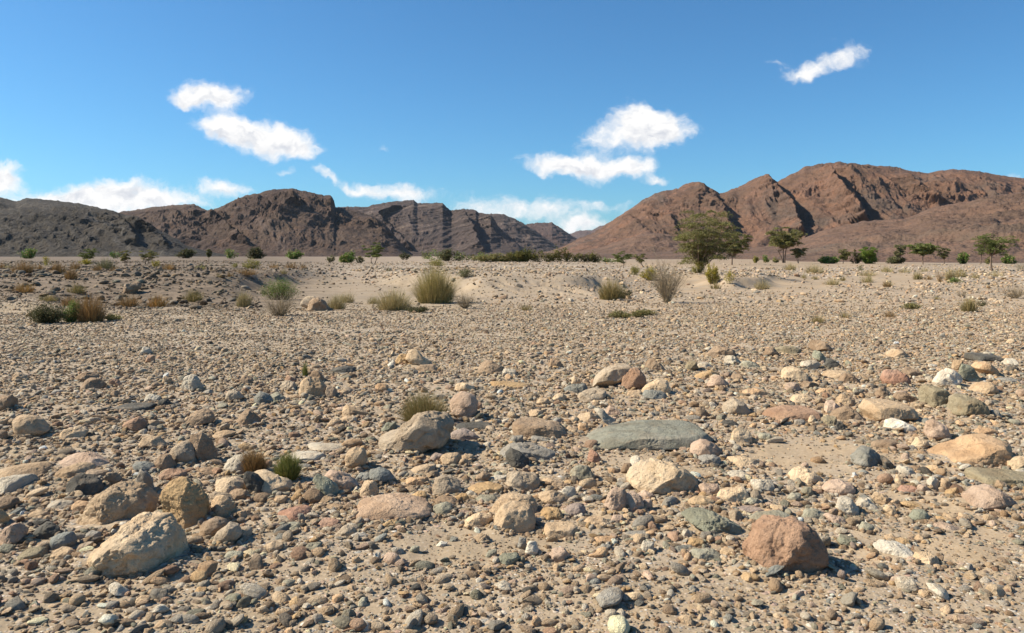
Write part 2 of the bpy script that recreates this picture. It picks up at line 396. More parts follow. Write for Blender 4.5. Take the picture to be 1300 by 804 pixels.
mountain('far_blue_hills', 'small pale bluish hills in the far gap between the mountains', [(690,322),(705,304),(722,298),(736,293),(752,292),(763,287),(775,284),(800,288),(850,300),(880,322)], 7000, 6200, M_far, gull=500, seed=1, rows=60, cols=200)
mountain('distant_hill', 'distant rounded hill in the middle gap', [(610,322),(640,300),(664,286),(680,283),(701,283),(711,289),(724,298),(735,305),(760,316),(790,323)], 3600, 3000, M_far, gull=260, seed=2, terr=(14,.4,.05,0), rows=120, cols=400)
mountain('banded_ridge', 'banded ridge falling to the right in the middle gap', [(540,322),(580,290),(610,274),(623,271),(640,272),(653,278),(667,285),(687,298),(706,312),(722,322)], 2800, 2250, M_strat, gull=200, seed=3, terr=(13,.3,-.12,0), rows=150, cols=420)
mountain('layered_mountain', 'dark layered mountain with curved rock bands in the middle', [(370,322),(400,275),(430,263),(443,262),(464,263),(480,259),(498,256),(525,254),(530,258),(562,258),(567,264),(573,268),(589,265),(604,267),(607,270),(623,273),(633,288),(645,300),(660,312),(676,320),(690,323)], 2100, 1650, M_strat, gull=190, seed=4, amp=.10, rough=.35, terr=(11,.26,-.16,.05), rows=230, cols=760,
         scarps=[([(505,262),(480,275),(500,300),(525,318)],40,30),([(565,258),(590,275),(600,290),(612,320)],45,40),([(610,268),(640,290),(662,320)],35,30)])
mountain('far_left_ridge', 'grey ridge behind the dark hill at the far left', [(-420,290),(-200,262),(-60,255),(0,250),(20,256),(34,252),(51,253),(66,254),(85,257),(100,258),(112,261),(145,269),(175,280),(230,300),(290,322)], 1700, 1350, M_dark, gull=150, seed=5, rows=110)
mountain('brown_mountain', 'reddish brown mountain with a rocky notch at its summit, left of centre', [(60,322),(110,285),(140,272),(165,268),(190,264),(220,260),(246,259),(254,263),(262,267),(270,266),(282,262),(300,253),(312,249),(345,241),(368,239),(390,243),(405,247),(420,249),(424,254),(426,263),(440,264),(455,268),(470,273),(485,281),(497,294),(505,304),(513,314),(524,323)], 1450, 1080, M_brown, gull=120, seed=6, amp=.16, terr=(11,.2,.25,0), rows=230, cols=800,
         scarps=[([(262,266),(285,285),(315,310)],28,34),([(371,242),(374,250),(382,262)],26,20),([(420,250),(424,262)],18,16),([(470,276),(492,292),(516,320)],20,26)])
mountain('dark_hill', 'dark grey brown hill with tilted rock bands at the far left', [(-520,280),(-300,262),(-120,275),(0,269),(30,263),(68,261),(90,262),(118,264),(135,265),(152,271),(169,275),(180,280),(190,285),(200,291),(213,298),(225,304),(237,312),(262,319),(290,324)], 1000, 720, M_dark, gull=80, seed=7, amp=.15, terr=(6,.5,.42,0), rows=210, cols=760,
         scarps=[([(140,268),(160,285),(175,312)],16,40),([(169,275),(195,292),(214,316)],18,26)])
RS = [(640,323),(668,322),(694,320),(715,313),(735,303),(752,296),(768,286),(785,275),(802,264),(819,252),(832,246),(843,242),(853,241),(860,239),(873,233),(887,231),(897,236),(906,241),(914,245),(921,244),(930,240),(938,238),(950,231),(962,226),(972,223),(980,226),(987,230),(995,226),(1002,223),(1010,219),(1022,212),(1043,208),(1063,206),(1080,207),(1097,209),(1131,212),(1154,217),(1178,220),(1185,218),(1209,215),(1225,216),(1239,217),(1266,222),(1300,227),(1400,246),(1550,232),(1800,280)]
mountain('red_brown_mountain', 'large sunlit red brown mountain with dark cliffs on the right', RS, 1500, 1080, M_right, gull=125, seed=8, amp=.17, rough=.6, terr=(10,.2,.3,0), rows=280, cols=1500,
         scarps=[([(888,231),(905,250),(918,265),(930,300)],34,40),([(972,224),(988,245),(1005,262),(1020,300)],46,46),([(1050,214),(1066,238),(1085,258),(1102,286)],48,48),([(1150,222),(1172,240),(1204,258)],30,50),([(800,268),(850,275),(862,300)],16,40)])
mountain('foothill', 'low brown foothill spreading in front of the right mountain', [(640,326),(700,324),(760,322),(840,320),(900,318),(950,316),(1000,309),(1022,302),(1050,292),(1075,286),(1097,281),(1120,280),(1148,278),(1165,272),(1181,265),(1205,260),(1232,256),(1250,251),(1266,248),(1300,244),(1400,236),(1600,250),(1800,290)], 620, 140, M_foot, gull=70, seed=9, amp=.10, rows=260, cols=1100, prof=1.35)
mountain('reddish_spur', 'low reddish rock spur below the peak on the right', [(700,325),(730,321),(760,315),(790,305),(810,299),(830,296),(850,298),(870,305),(900,308),(940,312),(980,318),(1010,325)], 900, 640, M_foot, gull=55, seed=10, amp=.16, rows=130, cols=460)
# ---------------------------------------------------------------- stone material
COL = dict(tan=(.45,.335,.225), cream=(.58,.45,.31), pale=(.48,.43,.355), grey=(.29,.27,.24), dark=(.10,.095,.085), bluegrey=(.22,.225,.21),
           green=(.265,.27,.21), greygreen=(.325,.31,.245), olive=(.26,.22,.15), brown=(.29,.21,.145), redbrown=(.35,.225,.155), red=(.37,.215,.155),
           pink=(.45,.335,.26), ochre=(.45,.31,.17), white=(.64,.59,.51), purple=(.28,.225,.20), orange=(.48,.325,.20), greytan=(.38,.31,.235), slate=(.21,.21,.175), paletan=(.56,.43,.29), pinktan=(.45,.325,.235))
COL = {k: (v[0]*1.02, v[1]*.98, v[2]*.90) for k, v in COL.items()}
WORD = dict(tan='tan', cream='cream coloured', pale='pale grey', grey='grey', dark='dark grey', bluegrey='blue grey', green='grey green', greygreen='greenish grey',
            olive='olive brown', brown='brown', redbrown='red brown', red='reddish', pink='pinkish', ochre='ochre', white='whitish', purple='purplish grey', orange='orange tan', greytan='greyish tan', slate='slate grey', paletan='pale tan', pinktan='pinkish tan')
def stone_mat(name, instanced):
    m, t, b = new_mat(name, .88)
    if instanced:
        base = t.add('ShaderNodeAttribute', attribute_name='stonecol', attribute_type='INSTANCER').outputs['Color']
        rnd = t.add('ShaderNodeObjectInfo').outputs['Random']
    else:
        oi = t.add('ShaderNodeObjectInfo'); base = oi.outputs['Color']; rnd = oi.outputs['Random']
    tc = t.add('ShaderNodeTexCoord').outputs['Object']
    off = t.add('ShaderNodeCombineXYZ', {0: t.m('MULTIPLY', rnd, 37.0), 1: t.m('MULTIPLY', rnd, 91.0), 2: 0.0})
    P = t.add('ShaderNodeVectorMath', {0: tc, 1: off}, operation='ADD').outputs[0]
    k = 1.0 if not instanced else .35
    n1 = t.noise(P, 3.2*k, 5, .6, dist=.5); n2 = t.noise(P, 14*k, 5, .65); n3 = t.noise(P, 75*k, 4, .7)
    c = t.mix(t.m('MULTIPLY', t.rng(n1, .42, .62), .75), base, t.mix(1.0, base, (.72, .66, .60), 'MULTIPLY'))
    c = t.mix(t.m('MULTIPLY', t.rng(n2, .52, .70), .55), c, t.mix(1.0, base, (1.22, 1.20, 1.16), 'MULTIPLY'))
    c = t.mix(t.m('MULTIPLY', t.rng(n2, .46, .33), .45), c, t.mix(1.0, base, (.55, .50, .47), 'MULTIPLY'))
    c = t.mix(t.m('MULTIPLY', t.rng(n3, .58, .72), .4), c, t.mix(1.0, base, (.5, .48, .46), 'MULTIPLY'))
    if not instanced:
        # rusty stains, pale dust in patches and fine dark cracks
        st = t.noise(P, 5.5, 6, .7)
        c = t.mix(t.m('MULTIPLY', t.rng(st, .55, .68), .45), c, t.mix(.6, base, (.40, .24, .12)))
        du = t.noise(P, 2.1, 4, .6)
        c = t.mix(t.m('MULTIPLY', t.rng(du, .52, .7), .35), c, (.47, .38, .28))
        pits = t.vor(P, 42, 0)
        pm = t.m('MULTIPLY', t.rng(pits, .20, .06), t.rng(t.noise(P, 7, 2, .5), .5, .62))
        c = t.mix(t.m('MULTIPLY', pm, .7), c, t.mix(1.0, base, (.3, .26, .23), 'MULTIPLY'))
        pass; lay = t.add('ShaderNodeMapping', {0: P}); lay.inputs[2].default_value = (.35, .2, 0); lay.inputs[3].default_value = (2.5, 2.5, 26)
        ln = t.noise(lay.outputs[0], 1, 4, .6)
        b1 = t.add('ShaderNodeBump', {'Strength': 1.0, 'Distance': .035, 'Height': n2})
        b2 = t.add('ShaderNodeBump', {'Strength': 1.0, 'Distance': .010, 'Height': n3, 'Normal': b1})
        b3 = t.add('ShaderNodeBump', {'Strength': .7, 'Distance': .012, 'Height': t.m('SUBTRACT', 1.0, pm), 'Normal': b2})
        b4 = t.add('ShaderNodeBump', {'Strength': .5, 'Distance': .008, 'Height': ln, 'Normal': b3})
        b5 = t.add('ShaderNodeBump', {'Strength': .6, 'Distance': .003, 'Height': t.noise(P, 240, 3, .7), 'Normal': b4})
        t.set(b, 'Normal', b5)
    else:
        b1 = t.add('ShaderNodeBump', {'Strength': .6, 'Distance': .12, 'Height': n2})
        t.set(b, 'Normal', b1)
    t.set(b, 'Base Color', c)
    return m
M_stone = stone_mat('weathered_stone', False)
M_pebble = stone_mat('gravel_stone', True)

import bmesh
_ico = {}
def ico(n):
    if n not in _ico:
        bm = bmesh.new(); bmesh.ops.create_icosphere(bm, subdivisions=n, radius=1)
        V = np.array([v.co[:] for v in bm.verts]); Fc = np.array([[v.index for v in f.verts] for f in bm.faces]); bm.free()
        _ico[n] = (V, Fc)
    return _ico[n]
def facet(V, rng, ncut, lo, hi, front=True):
    """clip the shape with random planes to get broad broken faces"""
    for i in range(ncut):
        n = rng.normal(size=3); n[2] = abs(n[2])*.9
        if front and rng.rand() < .65: n[1] = -abs(n[1])
        n /= np.linalg.norm(n)
        d = V@n; mx = d.max()*rng.uniform(lo, hi)
        over = np.maximum(d-mx, 0)
        V = V-over[:, None]*n*(.94)
    return V

CROP = dict(A=(0,560,5.188),B=(200,560,5.188),C=(400,560,5.188),D=(600,560,5.188),E=(850,560,5.188),F=(1050,560,5.188),
            G=(0,430,5.909),H=(200,430,5.909),I=(400,430,5.909),J=(600,430,5.909),K=(740,430,5.909),L=(900,430,5.909),M=(1080,430,5.909),
            N=(0,310,5.909),O=(200,310,5.909),Q=(400,310,5.909),R=(600,310,5.909),S=(780,260,5.741),T=(930,280,5.745),U=(1100,280,5.745),P=(0,0,1))
def parse_pts(c, s):
    ox, oy, k = CROP[c]
    return np.array([[ox+float(a)/k, oy+float(b)/k] for a, b in (p.split(',') for p in s.split())])

# crop, colour, character (a angular, r rounded, m in between), outline ; optional hand-written label after '|'
STONES = '''
A paletan h 560,800 590,700 690,610 740,560 850,475 950,458 1080,490 1160,550 1220,620 1245,720 1250,860 1150,920 700,930 570,900|largest boulder at the lower left, cream with a broad smooth domed top @the big cream boulder
A tan a 490,590 600,430 680,340 790,262 900,290 1000,360 1045,430 1040,490 900,560 700,620 600,625|wedge shaped tan boulder leaning behind the big cream boulder @the tan wedge boulder
B ochre a 10,380 60,280 110,232 170,235 300,330 345,400 350,470 330,540 250,590 180,610 60,520 30,470|sharp edged ochre boulder with a peaked ridge, right of the tan wedge boulder @the peaked ochre boulder
A pink m 360,150 370,110 440,80 570,68 640,85 720,150 735,190 700,205 500,190 370,170|long arched pinkish tan rock lying behind a darker loaf shaped rock at left @the arched pinkish rock
A tan m 355,210 370,180 480,145 560,138 620,160 630,190 600,230 430,260 370,250
A dark m 425,260 470,210 600,215 680,260 690,320 650,365 560,385 440,375|round dark grey boulder among tan ones at the left @the round dark boulder
A brown a 560,200 600,188 700,200 715,220 690,260 600,240
A greytan a 690,260 710,210 760,205 800,240 800,260 700,310
A tan m -120,240 0,190 160,150 300,135 345,150 350,190 320,225 180,240 60,245 -100,260
A pale a -60,300 60,238 200,215 250,225 260,300 180,345 0,360
A brown r -100,470 -60,380 20,360 110,370 130,390 125,430 60,475 0,490
A pale m 310,430 330,400 400,388 470,400 480,430 440,460 340,458
A orange m 470,425 490,400 560,395 600,415 565,460 500,482 475,462
A bluegrey r 60,480 100,445 150,440 170,470 160,495 100,505
A ochre r -40,470 0,455 50,500 62,560 0,565
A pink m 0,640 20,580 90,535 150,540 190,600 170,660 110,710 20,710 -10,690|rose pink rock at the lower left edge beside a dark grey one @the rose pink rock
A dark a 165,650 220,600 310,528 350,540 400,590 390,640 330,690 220,690|sharp dark slate rock beside the rose pink rock @the dark slate rock
A bluegrey r 315,680 330,630 400,600 470,595 510,640 490,710 400,745 340,730|smooth rounded blue grey cobble left of the big cream boulder @the blue grey cobble
A olive m 90,775 150,710 280,695 320,740 290,810 100,815
A cream a 330,800 380,740 440,700 500,730 500,790 460,820 350,820
A grey r 550,620 600,590 650,600 665,640 610,665
A greytan r 495,700 560,668 610,665 600,700 560,745 510,745
A dark r 200,540 250,512 315,520 315,560 240,575
A tan r 190,455 315,515
A bluegrey r 880,170 900,140 960,135 1020,160 1025,200 960,215 885,210
A brown r 1025,140 1060,90 1110,90 1160,160 1130,200 1060,205
B greytan r 65,110 95,40 140,5 190,-5 240,30 270,110 265,165 180,185 110,165|rounded grey tan boulder leaning against a taller brown one @the rounded grey tan boulder
B brown a 215,70 200,-10 240,-45 300,-60 350,0 400,110 400,180 300,175 250,130|tall brown grey boulder tilted over its rounded neighbour @the tall brown boulder
A grey m 895,270 900,220 930,190 980,205 1020,260 1020,330 990,360 940,330
B redbrown m 5,225 40,180 120,190 200,220 170,248 80,272 30,268
B cream m 375,250 400,235 540,230 590,260 620,340 620,385 560,380 400,340|pale tan boulder with a dark undercut side below the dry grass @the pale undercut boulder
B brown a 475,350 540,318 600,330 625,385 560,412 500,392
B tan m 360,400 400,365 460,370 510,440 515,510 450,532 380,490|knobbly tan rock right of the peaked ochre boulder @the knobbly tan rock
B greytan m 350,350 400,335 500,360 515,420 480,430 420,375
B tan a 505,470 540,445 590,470 610,530 560,537
B brown r 280,610 300,540 380,505 450,530 440,575 380,650 300,655
B greytan r 355,670 400,590 470,530 530,540 560,610 520,670 430,708 370,695|smooth grey brown cobble at the foot of the knobbly tan rock @the smooth grey brown cobble
B pale m 435,200 470,140 540,95 600,110 600,190 500,218
B brown m 275,225 290,190 350,172 415,195 390,222
B cream m 590,230 640,185 700,190 780,230 900,290 905,345 860,372 740,360 650,300|long cream rock in front of the green tuft @the long cream rock
B dark a 570,250 600,210 650,240 700,300 690,355 640,375 610,310
B ochre r 870,390 900,350 950,350 950,380 900,405
B tan r 765,395 790,360 850,360 855,400 800,415
B tan m 905,310 930,270 955,320 940,345 905,335
B brown r 970,360 1010,315 1060,330 1110,380 1060,422 990,412
B green a 1020,220 1060,215 1150,280 1210,350 1205,402 1150,400 1080,320
C pink m 50,210 120,190 200,220 290,290 300,330 200,360 150,335 90,265
B tan r 1045,412 1090,365 1145,370 1150,400 1060,428
B tan r 1100,415 1220,455
B brown r 1220,412 1290,450
B red a 780,505 800,460 960,420 1020,470 960,505 860,532 790,528
C red a 20,570 40,530 110,508 155,512 150,540 60,578
B grey a 925,480 960,485 980,540 955,542
B greygreen a 820,555 860,535 940,540 920,592 840,592
B tan r 710,690 760,660 820,680 810,732 740,738
B greygreen m 440,755 500,725 560,730 550,775 460,782
B tan r 565,738 600,710 660,710 640,748 580,756
C greytan a 130,640 200,555 260,590 272,642
B greygreen a 940,740 980,690 1070,670 1090,722 1040,748
B pale m 830,105 880,75 1000,65 1100,80 1095,132 960,148 850,135|flat pale slab just behind the green tuft @the pale slab
B pale m 980,42 1000,10 1130,25 1240,30 1200,60 1080,72
B grey r 930,150 1010,192
C tan r 200,160 205,90 260,46 320,65 340,120 300,195 240,202|round tan cobble like an egg standing in shadow @the egg shaped tan cobble
C bluegrey r 360,240 370,190 430,178 490,205 515,240 480,288 390,290
C bluegrey m 260,262 300,215 360,210 365,252 290,285
C tan a 300,335 330,265 400,270 415,350 340,392 290,385
C pinktan h 265,470 300,410 400,365 560,343 640,365 740,410 778,450 770,495 640,512 430,535 330,522 280,492|big pitted pinkish tan boulder, low and broad, in the lower middle left @the pitted pink boulder
C tan m 592,225 650,180 740,150 798,155 790,185 740,208 640,228
C orange a 605,268 650,240 740,245 740,285 660,302 620,292
C ochre m 485,255 600,292
C greytan m 780,325 790,250 840,235 940,270 952,330 930,368 860,350 800,355
C ochre r 995,328 1050,280 1150,266 1240,290 1248,320 1180,352 1060,358 1000,348|oblong ochre tan stone lying level like a loaf @the oblong ochre stone
C greygreen r 1065,382 1090,355 1170,358 1198,385 1150,408 1090,402
C greygreen m 772,482 790,430 850,405 900,430 890,462 820,500
C brown m 788,402 810,370 900,366 938,400 930,432 850,422
C ochre m 640,360 680,330 730,340 725,382 660,392
C ochre a 925,385 960,345 1000,350 1010,380 950,408
C dark m 640,505 780,498 788,520 650,542
C cream m 975,562 1000,510 1080,470 1160,490 1172,520 1100,572 990,590|lumpy cream stone left of the split tan block @the lumpy cream stone
C ochre a 430,562 490,520 550,545 545,572 470,578
C pale r 1150,242 1190,225 1260,225 1240,272 1160,268
C brown r 1060,240 1110,200 1150,220 1150,268 1080,272
C tan m 830,115 870,80 950,80 960,150 900,168 840,150
C greytan m 888,72 930,30 1030,0 1080,15 1092,45 980,74
C tan r 960,112 990,85 1040,90 1040,128 970,132
C purple r 755,122 790,80 840,90 840,132 790,148
C green r 625,722 640,690 685,690 685,722 650,738
C white m 375,782 400,735 430,740 430,782 390,798
C white r 800,692 830,660 870,670 850,698
C tan a 1040,665 1090,610 1130,625 1110,662 1050,672
C bluegrey m 885,665 900,630 940,630 935,668
C pink m 930,502 960,455 1025,470 1010,498
D tan a 90,490 200,350 240,338 400,380 430,420 420,475 280,520 150,530|split tan slab leaning back behind a square tan block @the split tan slab
D tan b 135,545 150,480 200,400 280,393 400,415 418,500 400,600 330,628 220,605 165,565|square edged tan block in the lower middle with a dark shadow at its right @the square tan block
D greytan m 215,315 225,210 260,193 420,205 447,250 447,315 390,345 290,348 230,345|speckled grey pink boulder with a pale left face above the square tan block @the speckled boulder
D dark m 225,90 250,50 310,70 370,150 388,198 310,198 250,155|dark grey stone tilted upright beside fine gravel @the tilted dark stone
D tan b 468,555 480,535 660,528 702,570 702,605 640,645 530,655 480,645|flat topped tan stone half sunk in sand right of the square tan block @the flat topped tan stone
D ochre a 445,485 480,438 560,440 600,520 540,532 470,525
D tan m 430,372 480,335 540,322 620,370 640,415 560,432 480,402
D pale m 580,340 620,302 670,310 680,370 650,398 590,355
D tan a 465,248 520,245 600,280 600,312 520,312 470,285
D greygreen a 650,200 700,162 760,168 798,240 740,278 690,275
D purple r 608,490 625,430 700,412 740,440 742,490 690,512 630,512
D cream h 1008,275 1020,220 1060,150 1100,125 1200,110 1300,118 1400,160 1470,230 1487,310 1475,375 1390,388 1220,382 1160,345 1050,325|large cream white boulder right of centre below the long grey slab @the cream white boulder
D pink a 868,455 900,370 960,318 1007,330 990,420 960,485 890,478
D pink m 975,435 1000,350 1060,335 1122,380 1117,445 1050,475 1000,465
D pink r 1085,352 1130,325 1182,345 1192,382 1120,388
D red a 760,135 768,70 790,58 842,120 832,155 780,155
D pink r 1113,435 1130,388 1170,383 1182,420 1150,455
D pink r 913,532 930,488 980,493 997,530 950,548
D tan r 730,545 780,498 850,503 882,530 800,565
D tan m 1038,652 1080,613 1132,618 1122,668 1080,684
D pale r 1113,702 1130,658 1192,668 1192,722 1130,738
D orange r 798,665 830,628 930,628 932,655 850,684
D bluegrey r 838,712 860,678 907,688 892,722
D white m 348,735 370,668 412,663 432,720 392,758
D grey r 298,692 310,638 352,643 357,702 320,718
D green m 165,805 190,743 290,738 315,805 240,830
D greygreen r 88,762 110,718 157,713 157,757 110,772
D pink m 498,790 540,718 602,703 632,762 570,810
D grey a 958,638 1000,600 1140,588 1152,605 1020,634
D brown m 978,202 1000,158 1047,148 1042,192 1010,218
E redbrown h 475,760 520,660 560,520 590,493 700,485 850,502 960,543 1030,618 1050,700 1025,800 980,880 700,910 480,880|big red brown boulder at the lower right with a dark shadow @the red brown boulder
E greygreen m 500,535 580,480 700,456 800,475 812,505 700,560 560,575
E green a 70,482 130,438 260,468 400,558 502,645 440,665 290,625 180,545|flat greenish slate slab streaked lengthwise, left of the red brown boulder @the green slate slab
E ochre r 128,402 170,368 230,361 292,395 282,432 190,434
E cream m 303,370 350,310 500,298 532,370 470,418 360,408
E pink r 125,85 150,20 210,-16 300,10 352,60 342,98 240,98 180,128 130,105|rounded pinkish tan cobble at the right end of the long grey slab @the pinkish tan cobble
E grey a 190,155 210,98 290,93 332,120 327,168 200,172
E greygreen r 498,402 530,373 582,378 582,422 520,428
E purple m 438,462 470,423 602,428 622,460 560,478
E cream m 772,260 790,180 880,163 960,200 1007,265 900,285 800,305
E cream m 378,112 440,98 560,108 602,160 520,184 430,175
E pale m 378,205 430,195 520,200 522,262 400,262
E pink r 198,300 230,280 320,290 322,370 220,374
E pale m 540,262 680,255 690,330 550,340
E pink r 1002,315 1050,258 1130,248 1210,288 1232,332 1150,364 1050,374|flat round pink stone in the sand at the lower right @the flat pink stone
E greygreen r 868,335 890,303 932,303 947,352 900,368
E greygreen r 778,375 810,343 862,348 862,392 810,404
E pale a 1102,425 1130,368 1200,373 1252,470 1252,505 1190,505 1120,455
E greygreen m 878,505 900,448 960,448 1032,500 1022,532 900,534
E grey r 198,655 215,598 272,598 282,642 240,674
E pale m 78,625 95,583 152,598 157,642 110,654
E ochre r 118,675 150,638 222,648 227,692 150,704
E bluegrey m 28,725 60,688 142,693 147,732 60,744
E brown r 338,695 370,648 432,658 427,707 370,709
E cream r 328,755 350,708 422,713 432,752 370,774
E greygreen m 128,765 160,708 320,728 362,792 200,804
E green m 1108,655 1140,618 1222,648 1237,702 1160,704
E cream r 648,455 680,418 742,423 732,452 680,464
E pink a 1018,485 1060,478 1152,520 1162,552 1100,559
F bluegrey m 148,115 190,50 240,28 300,43 350,93 382,150 387,195 320,205 210,195 165,155|blue grey boulder on the sand patch at the right @the blue grey boulder
F dark a 355,112 380,98 442,175 447,198 385,200
F orange b 650,145 740,90 860,50 940,-12 1000,-32 1105,-48 1190,-25 1215,20 1232,80 1220,135 1140,185 960,180 800,185 680,170|large wedge of orange tan rock near the right edge @the orange tan wedge
F olive s 908,290 903,185 960,168 1100,183 1300,198 1420,213 1430,285 1300,300 1200,297 1000,292|long olive brown slab like a beam at the right edge @the olive beam
F cream r 1148,195 1180,130 1250,108 1320,98 1370,140 1360,205 1250,215
F pink r 852,445 900,370 1010,290 1100,283 1200,340 1242,390 1200,425 1120,470 950,470 870,458|broad whitish pink boulder below the olive beam @the whitish pink boulder
F tan r 1108,295 1130,258 1182,278 1192,322 1140,326
F pale m 448,205 480,163 530,173 582,215 540,238 470,240
F cream r 448,265 460,223 492,233 512,285 470,304
F red m 468,325 500,293 580,298 602,325 540,348 480,340
F pink m 598,325 610,288 650,298 692,350 640,354
F tan r 738,295 760,248 802,253 817,290 770,330
F ochre m 768,385 790,338 862,308 867,340 800,390
F ochre m 478,405 520,393 600,428 692,455 620,455 520,434|long thin ochre stone lying on sand @the thin ochre stone
F green r 543,505 580,458 640,453 682,510 620,538 560,530|flat oval greenish cobble on the sand at the lower right @the oval green cobble
F pale a 188,435 210,378 280,383 332,430 300,458 230,470
F tan m 298,375 330,338 400,358 422,400 380,434 330,405
F cream m 373,455 410,423 457,438 457,490 420,504 400,475
F white a 298,720 320,653 400,648 460,678 592,740 562,790 430,775 310,750|white angular rock with a shaded right end at the bottom right @the white angular rock
F cream a 563,810 600,748 650,733 732,780 722,820 570,825
F ochre m 438,665 490,638 552,658 542,702 470,694
F tan r 578,645 610,613 662,650 620,669
F tan r 758,515 780,473 852,478 862,515 790,529
F tan r 863,515 880,473 952,498 922,534
F pink a 698,585 720,533 780,548 872,590 800,594
F greygreen r 208,585 240,533 302,558 307,595 240,609
F brown m 280,45 300,0 400,-12 482,0 472,30 420,58 340,50
F cream r 558,35 590,-22 640,-12 672,20 632,58
F pale a 658,285 690,238 732,258 742,320 700,329
G tan r 88,620 95,590 130,573 210,568 300,610 370,670 382,700 300,755 140,762 100,725|big rounded tan boulder on gravel near the left edge @the rounded tan boulder
G brown m -40,555 -30,440 0,435 100,433 125,460 127,520 60,550|brown tan boulder cut by the left edge of the picture @the left edge boulder
G tan a 95,315 100,255 150,258 202,290 192,322
G brown m 563,325 575,265 640,253 732,290 640,325
G brown a 608,355 640,300 700,298 792,350 740,395 640,395|brown tan rock paired with a darker one behind it on the left gravel @the paired brown rock
G redbrown m 818,350 830,303 880,313 912,350 850,364
G dark s 818,530 860,490 1000,478 1182,483 1162,522 980,534 850,545|long thin dark slab lying flat on the left gravel @the thin dark slab
G dark r 1183,505 1200,463 1250,453 1277,500 1220,519
G redbrown r 928,645 970,610 1040,588 1090,630 1107,682 1040,705 950,695|round red brown cobble on the left gravel @the round red brown cobble
G tan r 1103,655 1130,613 1182,613 1202,650 1150,684
G cream m 455,725 500,680 570,663 652,695 642,742 540,765|low cream stone set flat in the left gravel @the low cream stone
G pale m 1083,475 1100,418 1192,428 1202,462 1140,484
G pale r 1053,115 1080,63 1120,78 1142,118
G redbrown r 1093,180 1110,128 1152,128 1162,178
G brown a 863,280 890,243 947,248 947,284
G tan r 1213,345 1230,283 1282,298 1292,338
G brown r -30,695 10,688 50,700 55,765 0,768
G tan r -20,650 0,610 52,610 52,655
G grey a 378,418 400,383 462,388 472,418
G tan r 1048,790 1090,733 1170,738 1242,795 1200,835 1100,830
H pale a 178,385 210,300 260,273 302,310 337,375 290,405 200,405|pale grey rock with a pointed top on the middle left gravel @the pointed pale rock
H greytan r 513,445 540,393 600,393 642,440 600,468 540,479
H bluegrey a 728,445 770,398 840,428 862,470 800,504 750,494
H greygreen m 848,425 890,403 962,450 942,479 880,470
H tan a 1068,415 1090,330 1140,293 1210,318 1267,380 1262,425 1200,450 1110,442|angular tan rock in a group of three in the middle distance @the angular tan rock
H brown m 1143,295 1160,243 1210,243 1257,310 1240,344 1200,315
H brown m 1253,410 1280,355 1340,380 1362,440 1290,455
H greytan a 918,370 950,318 1020,338 1042,382 960,399
H brown a 613,335 650,278 700,298 727,335 650,349
H brown m 223,650 250,580 300,555 340,533 400,565 422,610 350,635 270,675|two lobed brown rock with a pale top @the two lobed brown rock
H brown a 588,650 595,550 640,528 720,570 802,620 802,650 680,665|brown rock sloping down to the right, middle left @the sloping brown rock
H tan m 428,645 440,603 560,608 577,642 500,659
H tan r 408,745 440,698 500,688 582,700 540,745 460,759
H redbrown a 958,315 970,278 1042,310 1032,339
H tan m 958,460 970,423 1052,428 1052,464
H dark r -5,515 20,458 92,468 102,500 40,519
P greytan h 480,565 482,556 499,553 510,541 528,526 545,521 562,527 577,541 573,556 560,567 540,573 507,584 488,582|large rounded boulder in front of the near grass tuft, with a smaller left lobe @the grass side boulder
I pink m 1008,490 1040,430 1100,393 1180,408 1227,470 1212,560 1192,622 1110,628 1040,570|upright pinkish cream boulder right of the near grass tuft @the upright pink boulder
I cream r 1048,400 1070,348 1130,333 1192,360 1192,405
I dark s 1043,685 1060,638 1130,630 1300,625 1332,660 1200,684 1100,694|flat dark grey stone at the foot of the upright pink boulder @the flat dark stone
I purple m 1008,745 1030,698 1110,668 1200,708 1252,760 1100,790 1040,785
I greytan a 893,725 940,688 1012,720 1012,785 930,805 900,775
I green r 493,695 540,638 602,628 612,680 560,709
I cream m 688,140 710,88 760,88 802,140 862,180 802,214 740,195|cream topped rock in a small cluster in the middle distance @the cream topped rock
I ochre a 598,185 640,118 690,118 717,200 640,214
I white a 543,205 590,158 602,190 570,214
I brown m 763,225 800,196 890,193 917,240 840,254
I dark m 118,245 150,218 260,208 302,240 280,268 160,269
I orange m 453,370 490,338 547,358 542,402 500,404
I tan m 213,540 250,498 330,518 402,570 380,594 250,578
I tan m 193,605 230,578 320,588 322,620 240,629
I brown r 503,625 520,598 562,603 572,640 520,644
I redbrown r 1203,525 1220,478 1252,488 1252,532
J brown b 293,705 300,620 340,588 560,598 640,618 702,690 717,742 640,759 560,745 380,735 310,728|dark brown block with a flat top just right of centre @the dark brown block
J greytan s 898,365 930,290 990,238 1100,188 1162,183 1212,230 1202,272 1080,315 930,380|tilted pale slab with a flat sunlit face in the middle distance @the tilted pale slab
J redbrown m 1118,385 1130,300 1190,248 1232,228 1292,300 1262,372 1180,394
J greytan a 788,475 830,418 920,373 992,388 982,442 900,479
J bluegrey a 688,385 720,338 840,338 862,390 800,419 730,405
J cream r 743,335 760,283 802,303 812,348
J cream m 598,465 620,418 660,408 702,440 702,468 630,474
J tan r 483,485 510,448 562,448 587,482 530,499
J brown m 43,258 70,188 130,168 222,230 212,272 110,279
J pale m 213,268 240,228 322,238 322,284
J brown m 568,215 590,168 652,163 682,220 620,229
J ochre m 118,345 180,318 300,338 422,355 380,369 240,374 140,365
J tan m 783,625 800,578 870,553 952,600 932,642 850,644
J orange m 788,695 800,633 852,638 872,695
J pale a 918,545 960,528 1010,588 1082,640 1040,664 980,615
J pink m 998,565 1030,508 1092,538 1122,580 1060,594
J tan m 413,575 440,533 502,533 532,572 470,594
